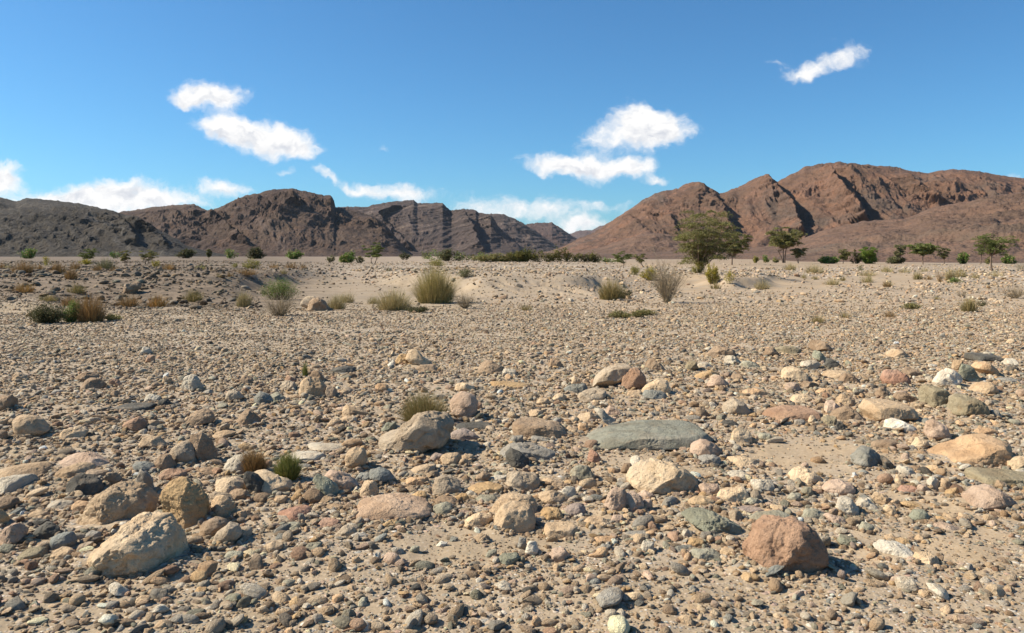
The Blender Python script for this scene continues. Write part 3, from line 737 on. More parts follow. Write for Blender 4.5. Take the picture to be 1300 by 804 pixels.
J tan m 1163,435 1180,393 1262,388 1272,432 1220,449
J grey r 283,775 300,728 372,728 377,778 320,789
J grey m 438,742 460,728 582,753 592,783 500,784
J tan m 688,705 720,658 792,668 792,712 730,724
P grey a 634,577 645,561 680,565 707,577 692,588 655,586
P slate s 737,567 757,553 776,543 812,537 845,533 880,534 899,540 904,552 902,563 885,569 860,571 800,573 760,571|long smooth grey green slab right of centre, its underside in deep shadow @the long grey slab
K cream m 438,405 480,340 560,298 640,308 662,380 632,442 560,444 450,425|cream tan boulder behind the middle of the long grey slab @the cream tan boulder
K bluegrey a 448,438 480,388 560,400 622,442 560,464
K brown a 468,225 500,158 530,153 612,248 540,254
K olive m 768,240 790,178 840,168 862,220 820,244
K pale m 858,215 880,178 940,178 972,215 900,224
K ochre m 818,315 860,263 980,233 1032,280 930,294 860,299
K pink r 933,358 960,293 1020,278 1062,320 1097,352 1040,374
K brown a 925,128 970,78 1000,58 1132,112 1080,129 980,149
K greytan r 1048,565 1070,488 1130,453 1200,478 1252,540 1242,578 1120,579|rounded grey boulder with tan patches right of the long grey slab @the tan patched grey boulder
K dark m 1038,645 1070,613 1132,618 1182,662 1100,669
K cream a 1113,775 1130,698 1180,670 1242,698 1262,770 1232,805 1130,805|small craggy yellowish cream rock past the end of the long grey slab @the craggy cream rock
K brown m 1108,315 1130,268 1182,263 1202,302
K orange a 1188,415 1220,373 1300,368 1392,398 1402,442 1290,444
K brown m 848,585 860,518 922,548 952,592 890,594
L brown m 418,125 440,78 490,68 522,110 470,134
L olive a 498,118 490,63 560,58 687,85 572,124
L brown m 753,85 760,23 810,13 872,60 932,105 860,94 800,84
L green a 778,145 790,93 830,108 882,150 872,184
L dark m 868,205 890,148 972,188 977,228 900,224
L pale m 118,175 130,128 180,128 242,180 180,199
L greygreen a 238,205 260,168 330,183 382,232 300,229
L cream m 553,300 560,230 620,213 680,258 762,300 742,334 620,328|broad cream stone in the stony ground at the right middle @the broad cream stone
L pale m 688,225 700,178 790,163 832,190 780,234
L tan m 858,275 880,238 1000,238 1052,265 980,304 900,304
L brown a 978,325 1020,268 1070,263 1132,332 1060,344 1000,335
L pink m 568,385 590,338 650,328 682,372 640,404
L brown m 688,355 720,318 822,338 822,373 740,379
L orange m 798,415 830,373 922,378 932,424
L pink m 868,550 880,478 930,463 977,510 962,552 900,574
L tan a 958,465 1010,418 1092,458 1082,492 1000,519
L brown a 898,600 960,550 1070,503 1132,550 1182,612 1162,640 1040,646 960,622|angular brown rock with a dark right side beside the red brown block @the angular brown rock
L redbrown b 398,600 440,540 560,503 760,498 852,560 862,585 720,622 620,628 400,632|long red brown block with a square broken end @the red brown block
L olive a 838,645 850,598 900,583 957,588 952,655 900,669
L cream m 743,625 770,578 802,598 802,644
L grey r 633,645 650,608 712,608 722,655
L cream m 598,485 640,438 740,418 782,450 700,474 640,494
L dark a 938,695 960,618 1002,638 1022,685
L greygreen r 368,745 390,708 452,718 482,768 420,774
M dark s 848,155 860,108 960,103 1100,118 1158,155 1100,184 980,184 865,170|long dark stone like a log near the right edge, middle distance @the log shaped dark stone
M orange r 908,215 950,183 1020,178 1090,228 1108,278 1040,284 960,245|smooth orange tan dome shaped rock below the log shaped dark stone @the smooth orange dome
M white m 608,310 640,248 740,218 800,238 842,290 802,352 740,384 690,365 640,355|lumpy white rock in the right middle distance @the lumpy white rock
M green a 818,265 840,198 900,198 952,270 994,332 960,349 900,335
M tan m 758,225 780,173 830,163 852,200 800,239
M red m 233,318 250,248 320,238 420,288 442,350 380,365 260,355|rounded reddish pink rock in the right middle distance @the reddish pink rock
M tan m 268,115 330,78 370,83 427,142 340,154 280,140
M brown m 368,258 440,223 500,233 527,272 450,294 400,285
M olive b 503,545 518,368 580,338 700,368 762,400 762,492 700,540 600,546|square olive tan block left of a dark wedge at the right @the square olive block
M olive b 698,575 740,530 760,440 850,408 960,453 1012,490 1052,560 1042,605 940,610 780,588|dark olive wedge shaped boulder pressed against the square olive block @the dark olive wedge
M grey r 1048,575 1060,538 1112,538 1137,592 1080,604
M tan m 868,425 950,368 1040,323 1102,350 1112,402 1040,424 960,434
M brown a 178,445 200,378 240,368 292,432 250,459
M brown m 323,445 350,403 420,408 502,452 470,494 400,485
M tan s 55,530 100,455 200,448 300,455 440,480 512,540 400,595 280,605 180,645 100,610|broad flat tan rock barely above the ground left of the square olive block @the broad flat tan rock
M white m 238,708 280,618 340,593 400,608 502,660 502,700 400,690 300,696
M pink r 543,705 560,618 620,603 700,638 762,730 742,785 640,750 580,750|pink cream cobble with a brown right side @the pink cream cobble
M orange a 918,705 960,668 1060,668 1097,692 1000,729
M grey a 1068,325 1100,288 1200,298 1282,325 1200,339
M dark r 1163,245 1190,208 1252,218 1252,249
M pink r 1238,440 1250,388 1310,383 1320,442
M pale m 1128,195 1200,148 1262,158 1262,208
O greytan m 1070,450 1085,400 1130,388 1200,400 1250,440 1290,490 1200,500 1110,480|grey boulder lying on sand beside the dry bush below the bright green bush @the lone grey boulder
N brown m 930,370 950,320 1000,285 1050,290 1055,330 1010,375|dark tilted rock on the gravel slope at the left @the dark slope rock
Q brown m -60,500 -40,420 20,405 60,430 110,490 60,505
'''
landmarks = []       # (phrase, px, py)
stones = []
def build_stone(idx, crop, ckey, char, pts, hero):
    x0, y0 = pts.min(0); x1, y1 = pts.max(0)
    if len(pts) == 2:
        a = np.linspace(0, 2*np.pi, 11)[:-1]
        pts = np.stack([(x0+x1)/2+(x1-x0)/2*np.cos(a)*1.05, (y0+y1)/2+(y1-y0)/2*np.sin(a)*1.05], 1)
    rng = np.random.RandomState(1000+idx)
    if x1-x0 < 36:
        gc = (pts.min(0)+pts.max(0))/2; pts = gc+(pts-gc)*1.13; x0, y0 = pts.min(0); x1, y1 = pts.max(0)
    W, H = x1-x0, y1-y0
    hx, hd, hz = hit((x0+x1)/2, min(y1-.06*H, 760))
    sin_d = (CAMZ-hz)/math.hypot(CAMZ-hz, hd); cos_d = math.sqrt(1-sin_d**2)
    k = hd/F
    Dp = min(.42*W*k, .72*H*k/2/sin_d)          # half depth
    Dp = max(Dp, .16*W*k)
    d = hd+Dp*.75
    k = d/F
    cx, cy = (x0+x1)/2, (y0+y1)/2
    c = np.array([(cx-CX)*k, d, CAMZ-(cy-HZ)*k])
    ay = min(Dp, .42*W*k)
    hh = H*k/2
    az = math.sqrt(max(hh*hh-(ay*sin_d)**2, .25*hh*hh))/cos_d; kz = az/hh
    rel = pts-np.array([cx, cy])
    ang = np.arctan2(-rel[:, 1], rel[:, 0]); rad = np.hypot(rel[:, 0], rel[:, 1])*k
    # dense polar outline
    order = np.argsort(ang); ang = ang[order]; rad = rad[order]
    pr = np.roll(np.arange(len(ang)), -1)
    q = np.linspace(-np.pi, np.pi, 257)
    P2 = np.stack([rad*np.cos(ang), rad*np.sin(ang)], 1)
    dense = np.concatenate([P2[i]+(P2[pr[i]]-P2[i])*np.linspace(0, 1, 24, endpoint=False)[:, None] for i in range(len(ang))])
    da = np.arctan2(dense[:, 1], dense[:, 0]); dr = np.hypot(dense[:, 0], dense[:, 1]); o = np.argsort(da)
    rr = np.interp(q, da[o], dr[o], period=2*np.pi)
    sub = 6 if W > 62 else (5 if W > 22 else 4)
    S, Fc = ico(sub)
    th = np.arctan2(S[:, 2], S[:, 0]); Rr = np.interp(th, q, rr)
    pw = {'r': 2.1, 'm': 2.7, 'a': 3.4, 's': 6.0, 'b': 5.0, 'h': 3.6}[char]
    w = S[:, 1]
    # superellipse: flatten front/back, keep the outline full
    pl = np.hypot(S[:, 0], S[:, 2])
    t = np.arctan2(np.abs(w), pl); ct, st = np.cos(t), np.sin(t)
    rs = (ct**pw+st**pw)**(-1/pw)
    u = Rr*rs*ct; v = ay*rs*st*np.sign(w)
    V = np.stack([u*np.cos(th), v, u*np.sin(th)*kz], 1)
    size = np.array([W*k/2, ay, az])
    Vn = V/size
    nc, lo, hi = {'r': (3, .84, .96), 'm': (11, .64, .89), 'a': (15, .55, .84), 's': (4, .88, .97), 'b': (6, .78, .94), 'h': (9, .78, .94)}[char]
    b0, b1 = Vn.min(0), Vn.max(0)
    Vn = facet(Vn, rng, nc, lo, hi)
    if char in 'sb':
        for n_, f_ in (((.05, -.15, 1.0), .80), ((0, -.72, -.70), .62 if char == 's' else .85), ((0, -1.0, .12), .86), ((.9, -.45, .1), .86)):
            n_ = np.array(n_)/np.linalg.norm(n_); dd = Vn@n_; Vn = Vn-np.maximum(dd-dd.max()*f_, 0)[:, None]*n_
    c0, c1 = Vn.min(0), Vn.max(0)
    for ax in (0, 2): Vn[:, ax] = b0[ax]+(Vn[:, ax]-c0[ax])*(b1[ax]-b0[ax])/(c1[ax]-c0[ax])
    V = Vn*size
    # keep the traced outline: stretch each direction back to it
    a2 = np.arctan2(V[:, 2]/kz, V[:, 0]); r2 = np.hypot(V[:, 2]/kz, V[:, 0]); nb = 40
    bi = ((a2+np.pi)/(2*np.pi)*nb).astype(int) % nb; mxr = np.zeros(nb); np.maximum.at(mxr, bi, r2)
    bc = (np.arange(nb)+.5)/nb*2*np.pi-np.pi; tgt = np.interp(bc, q, rr); f = np.clip(tgt/np.maximum(mxr, 1e-4), .9, 1.5)
    f = np.convolve(np.r_[f[-2:], f, f[:2]], [.1, .2, .4, .2, .1], 'same')[2:-2]
    fv = np.interp(a2, bc, f, period=2*np.pi); V[:, 0] *= fv; V[:, 2] *= fv
    s0 = min(W*k, 2*ay, 2*az*1.5)
    L = max(s0, .03); off = rng.uniform(0, 50, 3)
    N = V/np.maximum(np.linalg.norm(V, axis=1)[:, None], 1e-6)
    q1 = V/L
    dsp = {'r': .06, 'm': .038, 'a': .025, 's': .02, 'b': .03, 'h': .045}[char]*fbm(q1[:, 0]*1.6+off[0], q1[:, 1]*1.6+off[1], q1[:, 2]*1.6, 3, .5)
    rg = ridged(q1[:, 0]*2.1+off[1], q1[:, 1]*2.1, q1[:, 2]*2.1+off[2], 3)
    amt = {'r': .4, 'm': .9, 'a': 1.1, 's': .6, 'b': .8, 'h': 1.1}[char]
    dsp = dsp-.045*amt*np.clip(rg-.45, 0, 1)*2
    dsp = dsp+.022*amt*fbm(q1[:, 0]*6+off[2], q1[:, 1]*6, q1[:, 2]*6+off[0], 4, .6)
    dsp = dsp+.010*amt*fbm(q1[:, 0]*22+off[2], q1[:, 1]*22, q1[:, 2]*22+off[0], 2, .6)*(sub >= 5)
    V = V+N*(dsp*L)[:, None]
    if W > 26:
        Vn = V/size; Vn = facet(Vn, rng, 34 if char != 'r' else 14, .93, .995); V = Vn*size
        q1 = V/L; cr = perlin(q1[:, 0]*1.9+off[1], q1[:, 1]*1.9+off[0], q1[:, 2]*1.9+off[2])+.12*perlin(q1[:, 0]*9, q1[:, 1]*9, q1[:, 2]*9+off[2])
        V = V-N*(.022*L*np.exp(-(cr/.045)**2)*sstep(-.1, .3, perlin(q1[:, 0]*1.1+off[2], q1[:, 1]*1.1, q1[:, 2]*1.1)))[:, None]
    # fit the projected box to the photograph's
    for _ in range(3):
        Wp = V+c; X2 = CX+F*Wp[:, 0]/Wp[:, 1]; Y2 = HZ-F*(Wp[:, 2]-CAMZ)/Wp[:, 1]
        V[:, 2] *= np.clip(H/(Y2.max()-Y2.min()), .7, 1.3); V[:, 0] *= np.clip(W/(X2.max()-X2.min()), .7, 1.3)
        c[2] += ((Y2.max()+Y2.min())/2-cy)*c[1]/F; c[0] += (cx-(X2.max()+X2.min())/2)*c[1]/F
    az = -V[:, 2].min()
    # sink: the lower half reaches into the ground
    gz = float(height(c[0], c[1])); need = (c[2]-az)-(gz-.12*az)
    if need > 0:
        f = (az+need)/az; V[:, 2] = np.where(V[:, 2] < 0, V[:, 2]*f, V[:, 2])
    me = mesh_from('boulder' if hero else 'rock', V, Fc, M_stone, True)
    o = link('boulder' if W > 45 else 'rock', me); o.location = c
    base = np.array(COL[ckey])*rng.uniform(1.0, 1.2)
    o.color = (*base, 1)
    stones.append(dict(o=o, az=az, c=c, sx=W*k/2, sy=ay, px=cx, py=cy, W=W, H=H, col=ckey, char=char, hero=hero))
    return o
_lines = [l for l in STONES.strip().splitlines() if l.strip()]
for i, l in enumerate(_lines):
    l, _, lab = l.partition('|')
    crop, ckey, char, s = l.split(' ', 3)
    o = build_stone(i, crop, ckey, char, parse_pts(crop, s), bool(lab))
    if lab:
        lab, _, ph = lab.partition('@')
        landmarks.append((ph.strip(), stones[-1]['px'], stones[-1]['py']))
        tag(o, lab.strip(), 'boulder' if stones[-1]['W'] > 45 else 'rock', 'loose stones of the riverbed')

def relation(px, py, lx, ly):
    dx, dy = px-lx, (py-ly)*1.7
    if abs(dx) > abs(dy): return 'right of' if dx > 0 else 'left of'
    return 'in front of' if dy > 0 else 'behind'
used = set(s['o']['label'] for s in stones if s['hero'])
def near_marks(px, py, marks):
    return sorted(marks, key=lambda m: math.hypot(m[1]-px, (m[2]-py)*1.7))
def stone_words(s):
    ar = s['W']/max(s['H'], 1)
    shp = 'flat' if ar > 2.4 else ('upright' if ar < .95 else {'r': 'rounded', 'm': 'lumpy', 'a': 'angular', 's': 'slab like', 'b': 'blocky', 'h': 'domed'}[s['char']])
    sz = 'small' if s['W'] < 18 else ('mid sized' if s['W'] < 34 else 'large')
    return sz, shp, WORD[s['col']]
def uniq(cands):
    for c in cands:
        if c not in used and len(c.split()) <= 16:
            used.add(c); return c
    return None
for s in stones:
    if s['hero']: continue
    sz, shp, cw = stone_words(s)
    nm = near_marks(s['px'], s['py'], landmarks)
    r = [relation(s['px'], s['py'], m[1], m[2]) for m in nm[:6]]
    cands = [f'{sz} {shp} {cw} rock {r[0]} {nm[0][0]}']
    cands += [f'{sz} {shp} {cw} rock {r[0]} {nm[0][0]} and {r[j]} {nm[j][0]}' for j in (1, 2, 3)]
    cands += [f'{shp} {cw} rock {r[i]} {nm[i][0]} and {r[j]} {nm[j][0]}' for i in range(4) for j in range(6) if i < j]
    lab = uniq(cands+[c+', smaller one' for c in cands[:3]]) or f'{sz} {shp} {cw} rock {r[0]} {nm[0][0]}'
    tag(s['o'], lab, 'boulder' if s['W'] > 45 else 'rock', 'loose stones of the riverbed')
print('stones', len(stones), 'labels', len(set(s['o']['label'] for s in stones)))
# ---------------------------------------------------------------- sand banked against the larger stones, then the ground sheet
def berm(X, Y):
    X = np.asarray(X, float); Y = np.asarray(Y, float); z = np.zeros(X.shape)
    near = (Y > 2.5) & (Y < 20) & (np.abs(X) < 16)
    xs, ys = X[near], Y[near]; zz = np.zeros(xs.shape)
    for st in stones:
        if st['W'] < 20 or st['char'] == 's': continue
        sx, sy = st['sx']+.012, st['sy']*.9+.012; cx_, cy_ = st['c'][0], st['c'][1]
        m = np.nonzero((np.abs(xs-cx_) < sx*2.2) & (np.abs(ys-cy_) < sy*2.2+.05))[0]
        if not len(m): continue
        dx, dy = xs[m]-cx_, ys[m]-cy_; r = np.sqrt((dx/sx)**2+(dy/sy)**2); a = np.arctan2(dy, dx)
        h = min(sx, sy, st['az'])*.22*(1+.6*np.sin(a*2+cx_*9)+.4*np.sin(a*3+cy_*7))
        zz[m] = np.maximum(zz[m], h*(1-sstep(.8, 1.75, r)))
    z[near] = zz
    return z
build_ground()

# ---------------------------------------------------------------- gravel: far too many to count
def build_gravel():
    rng = np.random.RandomState(5)
    protos = bpy.data.collections.new('gravel_shapes')
    for i in range(14):
        S, Fc = ico(3 if i < 8 else 2)
        V = S.copy(); r2 = np.random.RandomState(50+i)
        ang = i % 4 != 0
        V = V*np.array([1, r2.uniform(.6, .9), r2.uniform(.45, .75)])
        V = facet(V, r2, 13 if ang else 4, .52 if ang else .8, .92, False)
        o3 = r2.uniform(0, 50, 3)
        V = V*(1+.16*fbm(V[:, 0]*1.4+o3[0], V[:, 1]*1.4+o3[1], V[:, 2]*1.4+o3[2], 3)[:, None])
        me = mesh_from('gravel_shape', V, Fc, M_pebble, i % 2 == 0)
        o = bpy.data.objects.new('gravel_shape', me); protos.objects.link(o)
    tanw = math.tan(R(38))
    pts = []; siz = []
    def scatter(y0, y1, dens, s0, s1, pw, sandk, key, kmax=9, kmin=-9):
        m_ = 2.4; A = tanw*(y1*y1-y0*y0)+2*m_*(y1-y0); n = int(A*dens)
        Y = rng.uniform(y0, y1, int(n*2.2)); Y = Y[rng.rand(len(Y)) < (Y*tanw+m_)/(y1*tanw+m_)][:n]
        X = rng.uniform(-1, 1, len(Y))*(Y*tanw+m_); n = len(Y)
        clump = fbm(X/1.3, Y/1.3, key*3.1, 3)
        sm = sand_mask(X, Y)
        keep = rng.rand(n) < np.clip(.72+.7*clump, .12, 1)*(1-sm*sandk)
        keep &= (X/Y+.08*clump < kmax) & (X/Y > kmin)
        X, Y = X[keep], Y[keep]
        q = rng.rand(len(X)); s = s0*(s1/s0)**(q**pw)
        pts.append(np.stack([X, Y], 1)); siz.append(s)
    # near bed
    scatter(2.9, 6.5, 1500, .005, .011, 1.3, .35, 1)
    scatter(2.9, 9.0, 620, .010, .022, 1.5, .72, 2)
    scatter(2.9, 13, 230, .018, .045, 1.5, .90, 3)
    scatter(2.9, 14, 34, .038, .075, 1.7, .95, 4)
    scatter(9, 16, 340, .014, .026, 1.3, .85, 5)
    scatter(13, 27, 105, .022, .048, 1.4, .93, 6)
    scatter(14, 27, 7, .045, .09, 1.6, .95, 7)
    scatter(27, 48, 16, .035, .085, 1.5, .93, 8)
    scatter(27, 60, 2.2, .08, .17, 1.6, .95, 9)
    scatter(24, 42, 5.0, .07, .24, 2.0, .95, 11, -.30)
    scatter(3.0, 9, 75, .024, .050, 1.3, .93, 12, .05)
    scatter(3.2, 9, 18, .035, .055, 1.2, .93, 14, -.12)
    scatter(4.5, 22, 30, .030, .070, 1.7, .95, 15, 9, .02)
    scatter(4.5, 12, 26, .030, .060, 1.5, .95, 19, -.1)
    scatter(7, 14, 10, .035, .060, 1.3, .95, 16)
    scatter(40, 75, 1.5, .08, .22, 1.8, .85, 13, 9, .2)
    scatter(48, 120, 1.5, .06, .17, 1.5, .85, 10)
    scatter(45, 62, 3.5, .07, .2, 1.8, .9, 17, -.04, -.27)
    scatter(15, 24, 150, .015, .03, 1.2, .9, 18)
    P = np.concatenate(pts); s = np.concatenate(siz)
    # left bank rubble is coarser
    keep = np.ones(len(P), bool)
    for st in stones:
        dx = (P[:, 0]-st['c'][0])/(st['sx']*.97+.004); dy = (P[:, 1]-st['c'][1])/(st['sy']*.97+.004)
        keep &= (dx*dx+dy*dy) > 1
    P = P[keep]; s = s[keep]
    rp, rsz = [], []
    for st in stones:        # small debris collects around the foot of every larger stone
        if st['W'] < 16: continue
        m = int(st['W']*1.6); a = rng.uniform(0, 6.28, m); q = 1+np.abs(rng.normal(0, .16, m))
        rp.append(np.stack([st['c'][0]+np.cos(a)*q*(st['sx']*.97), st['c'][1]+np.sin(a)*q*(st['sy']+.01)], 1)); rsz.append(rng.uniform(.005, .022, m)*(1+st['c'][1]/14))
    P = np.concatenate([P]+rp); s = np.concatenate([s]+rsz); n = len(P)
    print('gravel', n)
    Z = height(P[:, 0], P[:, 1])+berm(P[:, 0], P[:, 1])+s*rng.uniform(-.12, .42, n)
    names = ['tan','cream','pale','grey','dark','bluegrey','green','greygreen','brown','redbrown','pink','ochre','white','purple','orange','greytan']
    X = P[:, 0]; Y = P[:, 1]
    right = sstep(-.25, .35, X/Y)
    wl = np.array([19, 10, 10, 8, 2.5, 3, 2.5, 6, 10, 4, 5, 4, 2, 2, 4, 16.])
    wr = np.array([17, 12, 9, 6, 2, 4, 3, 6, 6, 4, 8, 5, 4, 1, 9, 12.])
    wl /= wl.sum(); wr /= wr.sum()
    cl = np.cumsum(wl); cr = np.cumsum(wr); q = rng.rand(n)
    il = np.searchsorted(cl, q).clip(0, 15); ir = np.searchsorted(cr, q).clip(0, 15)
    ix = np.where(rng.rand(n) < right, ir, il)
    tab = np.array([COL[k] for k in names])
    C = tab[ix]*(.62+.95*rng.rand(n)**1.2)[:, None]
    dust = rng.uniform(0, .28, n)[:, None]
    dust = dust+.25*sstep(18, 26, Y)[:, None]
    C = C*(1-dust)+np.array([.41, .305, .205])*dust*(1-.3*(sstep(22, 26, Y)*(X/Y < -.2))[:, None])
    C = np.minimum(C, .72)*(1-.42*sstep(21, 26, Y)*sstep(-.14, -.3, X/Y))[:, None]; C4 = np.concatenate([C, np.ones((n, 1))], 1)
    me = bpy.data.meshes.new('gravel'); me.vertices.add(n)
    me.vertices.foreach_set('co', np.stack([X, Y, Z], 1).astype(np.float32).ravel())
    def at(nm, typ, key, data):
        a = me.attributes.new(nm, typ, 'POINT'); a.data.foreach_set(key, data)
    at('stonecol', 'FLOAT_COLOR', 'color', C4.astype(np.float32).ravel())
    rot = np.stack([rng.normal(0, .28, n), rng.normal(0, .28, n), rng.uniform(0, 6.28, n)], 1)
    at('prot', 'FLOAT_VECTOR', 'vector', rot.astype(np.float32).ravel())
    sc = s[:, None]*np.stack([rng.uniform(.85, 1.3, n), rng.uniform(.8, 1.15, n), rng.uniform(.45, 1.1, n)], 1)
    at('psc', 'FLOAT_VECTOR', 'vector', sc.astype(np.float32).ravel())
    at('pidx', 'INT', 'value', rng.randint(0, 14, n).astype(np.int32))
    o = link('gravel', me)
    ng = bpy.data.node_groups.new('gravel_nodes', 'GeometryNodeTree')
    ng.interface.new_socket('Geometry', in_out='INPUT', socket_type='NodeSocketGeometry')
    ng.interface.new_socket('Geometry', in_out='OUTPUT', socket_type='NodeSocketGeometry')
    N = ng.nodes; L = ng.links
    gi = N.new('NodeGroupInput'); go = N.new('NodeGroupOutput')
    iop = N.new('GeometryNodeInstanceOnPoints')
    ci = N.new('GeometryNodeCollectionInfo'); ci.inputs['Collection'].default_value = protos
    ci.inputs['Separate Children'].default_value = True; ci.inputs['Reset Children'].default_value = True
    def na(nm, typ):
        a = N.new('GeometryNodeInputNamedAttribute'); a.data_type = typ; a.inputs['Name'].default_value = nm
        return a.outputs['Attribute']
    L.new(gi.outputs[0], iop.inputs['Points']); L.new(ci.outputs[0], iop.inputs['Instance'])
    iop.inputs['Pick Instance'].default_value = True
    L.new(na('pidx', 'INT'), iop.inputs['Instance Index'])
    e2r = N.new('FunctionNodeEulerToRotation'); L.new(na('prot', 'FLOAT_VECTOR'), e2r.inputs[0])
    L.new(e2r.outputs[0], iop.inputs['Rotation'])
    L.new(na('psc', 'FLOAT_VECTOR'), iop.inputs['Scale'])
    L.new(iop.outputs[0], go.inputs[0])
    md = o.modifiers.new('gravel', 'NODES'); md.node_group = ng
    tag(o, 'grey, tan and pink pebbles and cobbles covering the whole riverbed', 'gravel', None, 'stuff')
build_gravel()
# ---------------------------------------------------------------- plants
def leaf_mat(name, trans):
    m = bpy.data.materials.new(name); m.use_nodes = True
    t = NT(m.node_tree); t.n.clear()
    a = t.add('ShaderNodeAttribute', attribute_name='leafcol').outputs['Color']
    tc = t.add('ShaderNodeTexCoord').outputs['Object']
    n = t.noise(tc, 6, 3, .6)
    c = t.mix(t.rng(n, .35, .65), t.mix(1.0, a, (.82, .84, .8), 'MULTIPLY'), t.mix(1.0, a, (1.15, 1.12, 1.0), 'MULTIPLY'))
    b = t.add('ShaderNodeBsdfPrincipled', {'Base Color': c, 'Roughness': .75}); b.inputs['Specular IOR Level'].default_value = .2
    tr = t.add('ShaderNodeBsdfTranslucent', {'Color': c})
    ms = t.add('ShaderNodeMixShader', {0: trans, 1: b, 2: tr})
    t.add('ShaderNodeOutputMaterial', {0: ms})
    return m
M_leaf = leaf_mat('acacia_leaf', .30)
M_dry = leaf_mat('dry_grass', .22)
def bark_mat():
    m, t, b = new_mat('acacia_bark', .9)
    tc = t.add('ShaderNodeTexCoord').outputs['Object']
    mp = t.add('ShaderNodeMapping', {0: tc}); mp.inputs[3].default_value = (22, 22, 4)
    n = t.noise(mp.outputs[0], 1, 5, .65)
    t.set(b, 'Base Color', t.ramp(n, [(.3, (.09, .06, .045)), (.6, (.19, .135, .095)), (.8, (.26, .20, .15))]))
    t.set(b, 'Normal', t.add('ShaderNodeBump', {'Strength': .8, 'Distance': .02, 'Height': n}))
    return m
M_bark = bark_mat()
M_twig = leaf_mat('dry_twig', 0.0)

def tubes(paths, sides=4):
    """paths: list of (pts Nx3, radii N) -> V, F"""
    Vs, Fs, off = [], [], 0
    for P, r in paths:
        P = np.asarray(P, float); n = len(P)
        T = np.gradient(P, axis=0); T /= np.linalg.norm(T, axis=1)[:, None]+1e-9
        up = np.where(np.abs(T[:, 2:3]) > .9, np.array([[1., 0, 0]]), np.array([[0, 0, 1.]]))
        A = np.cross(T, up); A /= np.linalg.norm(A, axis=1)[:, None]+1e-9; B = np.cross(T, A)
        a = np.arange(sides)*2*np.pi/sides
        ring = P[:, None]+(A[:, None]*np.cos(a)[None, :, None]+B[:, None]*np.sin(a)[None, :, None])*np.asarray(r)[:, None, None]
        Vs.append(ring.reshape(-1, 3))
        i = np.arange(n-1)[:, None]*sides; j = np.arange(sides)[None]; j2 = (j+1) % sides
        Fs.append(np.stack([i+j, i+j2, i+sides+j2, i+sides+j], -1).reshape(-1, 4)+off); off += n*sides
    return np.concatenate(Vs), np.concatenate(Fs)
def leaves(C, size, rng, flat=.6, asp=1.8):
    """a small leaf face at each centre, random orientation"""
    n = len(C)
    d = rng.normal(size=(n, 3)); d[:, 2] *= flat; d /= np.linalg.norm(d, axis=1)[:, None]
    e = rng.normal(size=(n, 3)); e -= d*np.sum(d*e, 1)[:, None]; e /= np.linalg.norm(e, axis=1)[:, None]
    s = size*rng.uniform(.6, 1.3, n)[:, None]
    a, b = d*s*asp, e*s*.5
    V = np.stack([C-a, C+b, C+a, C-b], 1).reshape(-1, 3)
    return V, np.arange(4*n).reshape(n, 4)
def colattr(cols, per, n):
    c = np.repeat(cols, per, axis=0); return np.concatenate([c, np.ones((len(c), 1))], 1)
def vary(base, n, rng, amt=.25, alt=None, altp=.3):
    c = np.array(base)*rng.uniform(1-amt, 1+amt, n)[:, None]
    if alt is not None:
        m = rng.rand(n) < altp; c[m] = np.array(alt)*rng.uniform(1-amt, 1+amt, m.sum())[:, None]
    return c

PC = dict(mossy=(.17, .19, .05), dolive=(.27, .225, .095), belt=(.13, .125, .04), straw=(.42, .33, .15), acacia=(.175, .17, .06), acacia2=(.14, .165, .05), bright=(.15, .22, .04), olive=(.19, .18, .07), dull=(.17, .17, .08), green=(.13, .21, .045), brown=(.33, .20, .085), tan=(.46, .36, .20),
          yellow=(.38, .30, .05), orange=(.40, .22, .08), dark=(.085, .09, .04), dry=(.34, .27, .19), grey=(.27, .24, .18), yolive=(.24, .22, .06))
ALT = dict(mossy=(.3, .26, .09), dolive=(.36, .26, .12), belt=(.2, .17, .05), straw=(.27, .24, .09), acacia=(.24, .20, .11), acacia2=(.17, .17, .07), bright=(.20, .23, .06), olive=(.30, .24, .10), dull=(.2, .17, .10), green=(.30, .25, .11), brown=(.22, .15, .08), tan=(.30, .26, .12),
           yellow=(.22, .22, .05), orange=(.28, .2, .08), dark=(.12, .09, .04), dry=(.22, .17, .12), grey=(.36, .31, .22), yolive=(.36, .30, .09))

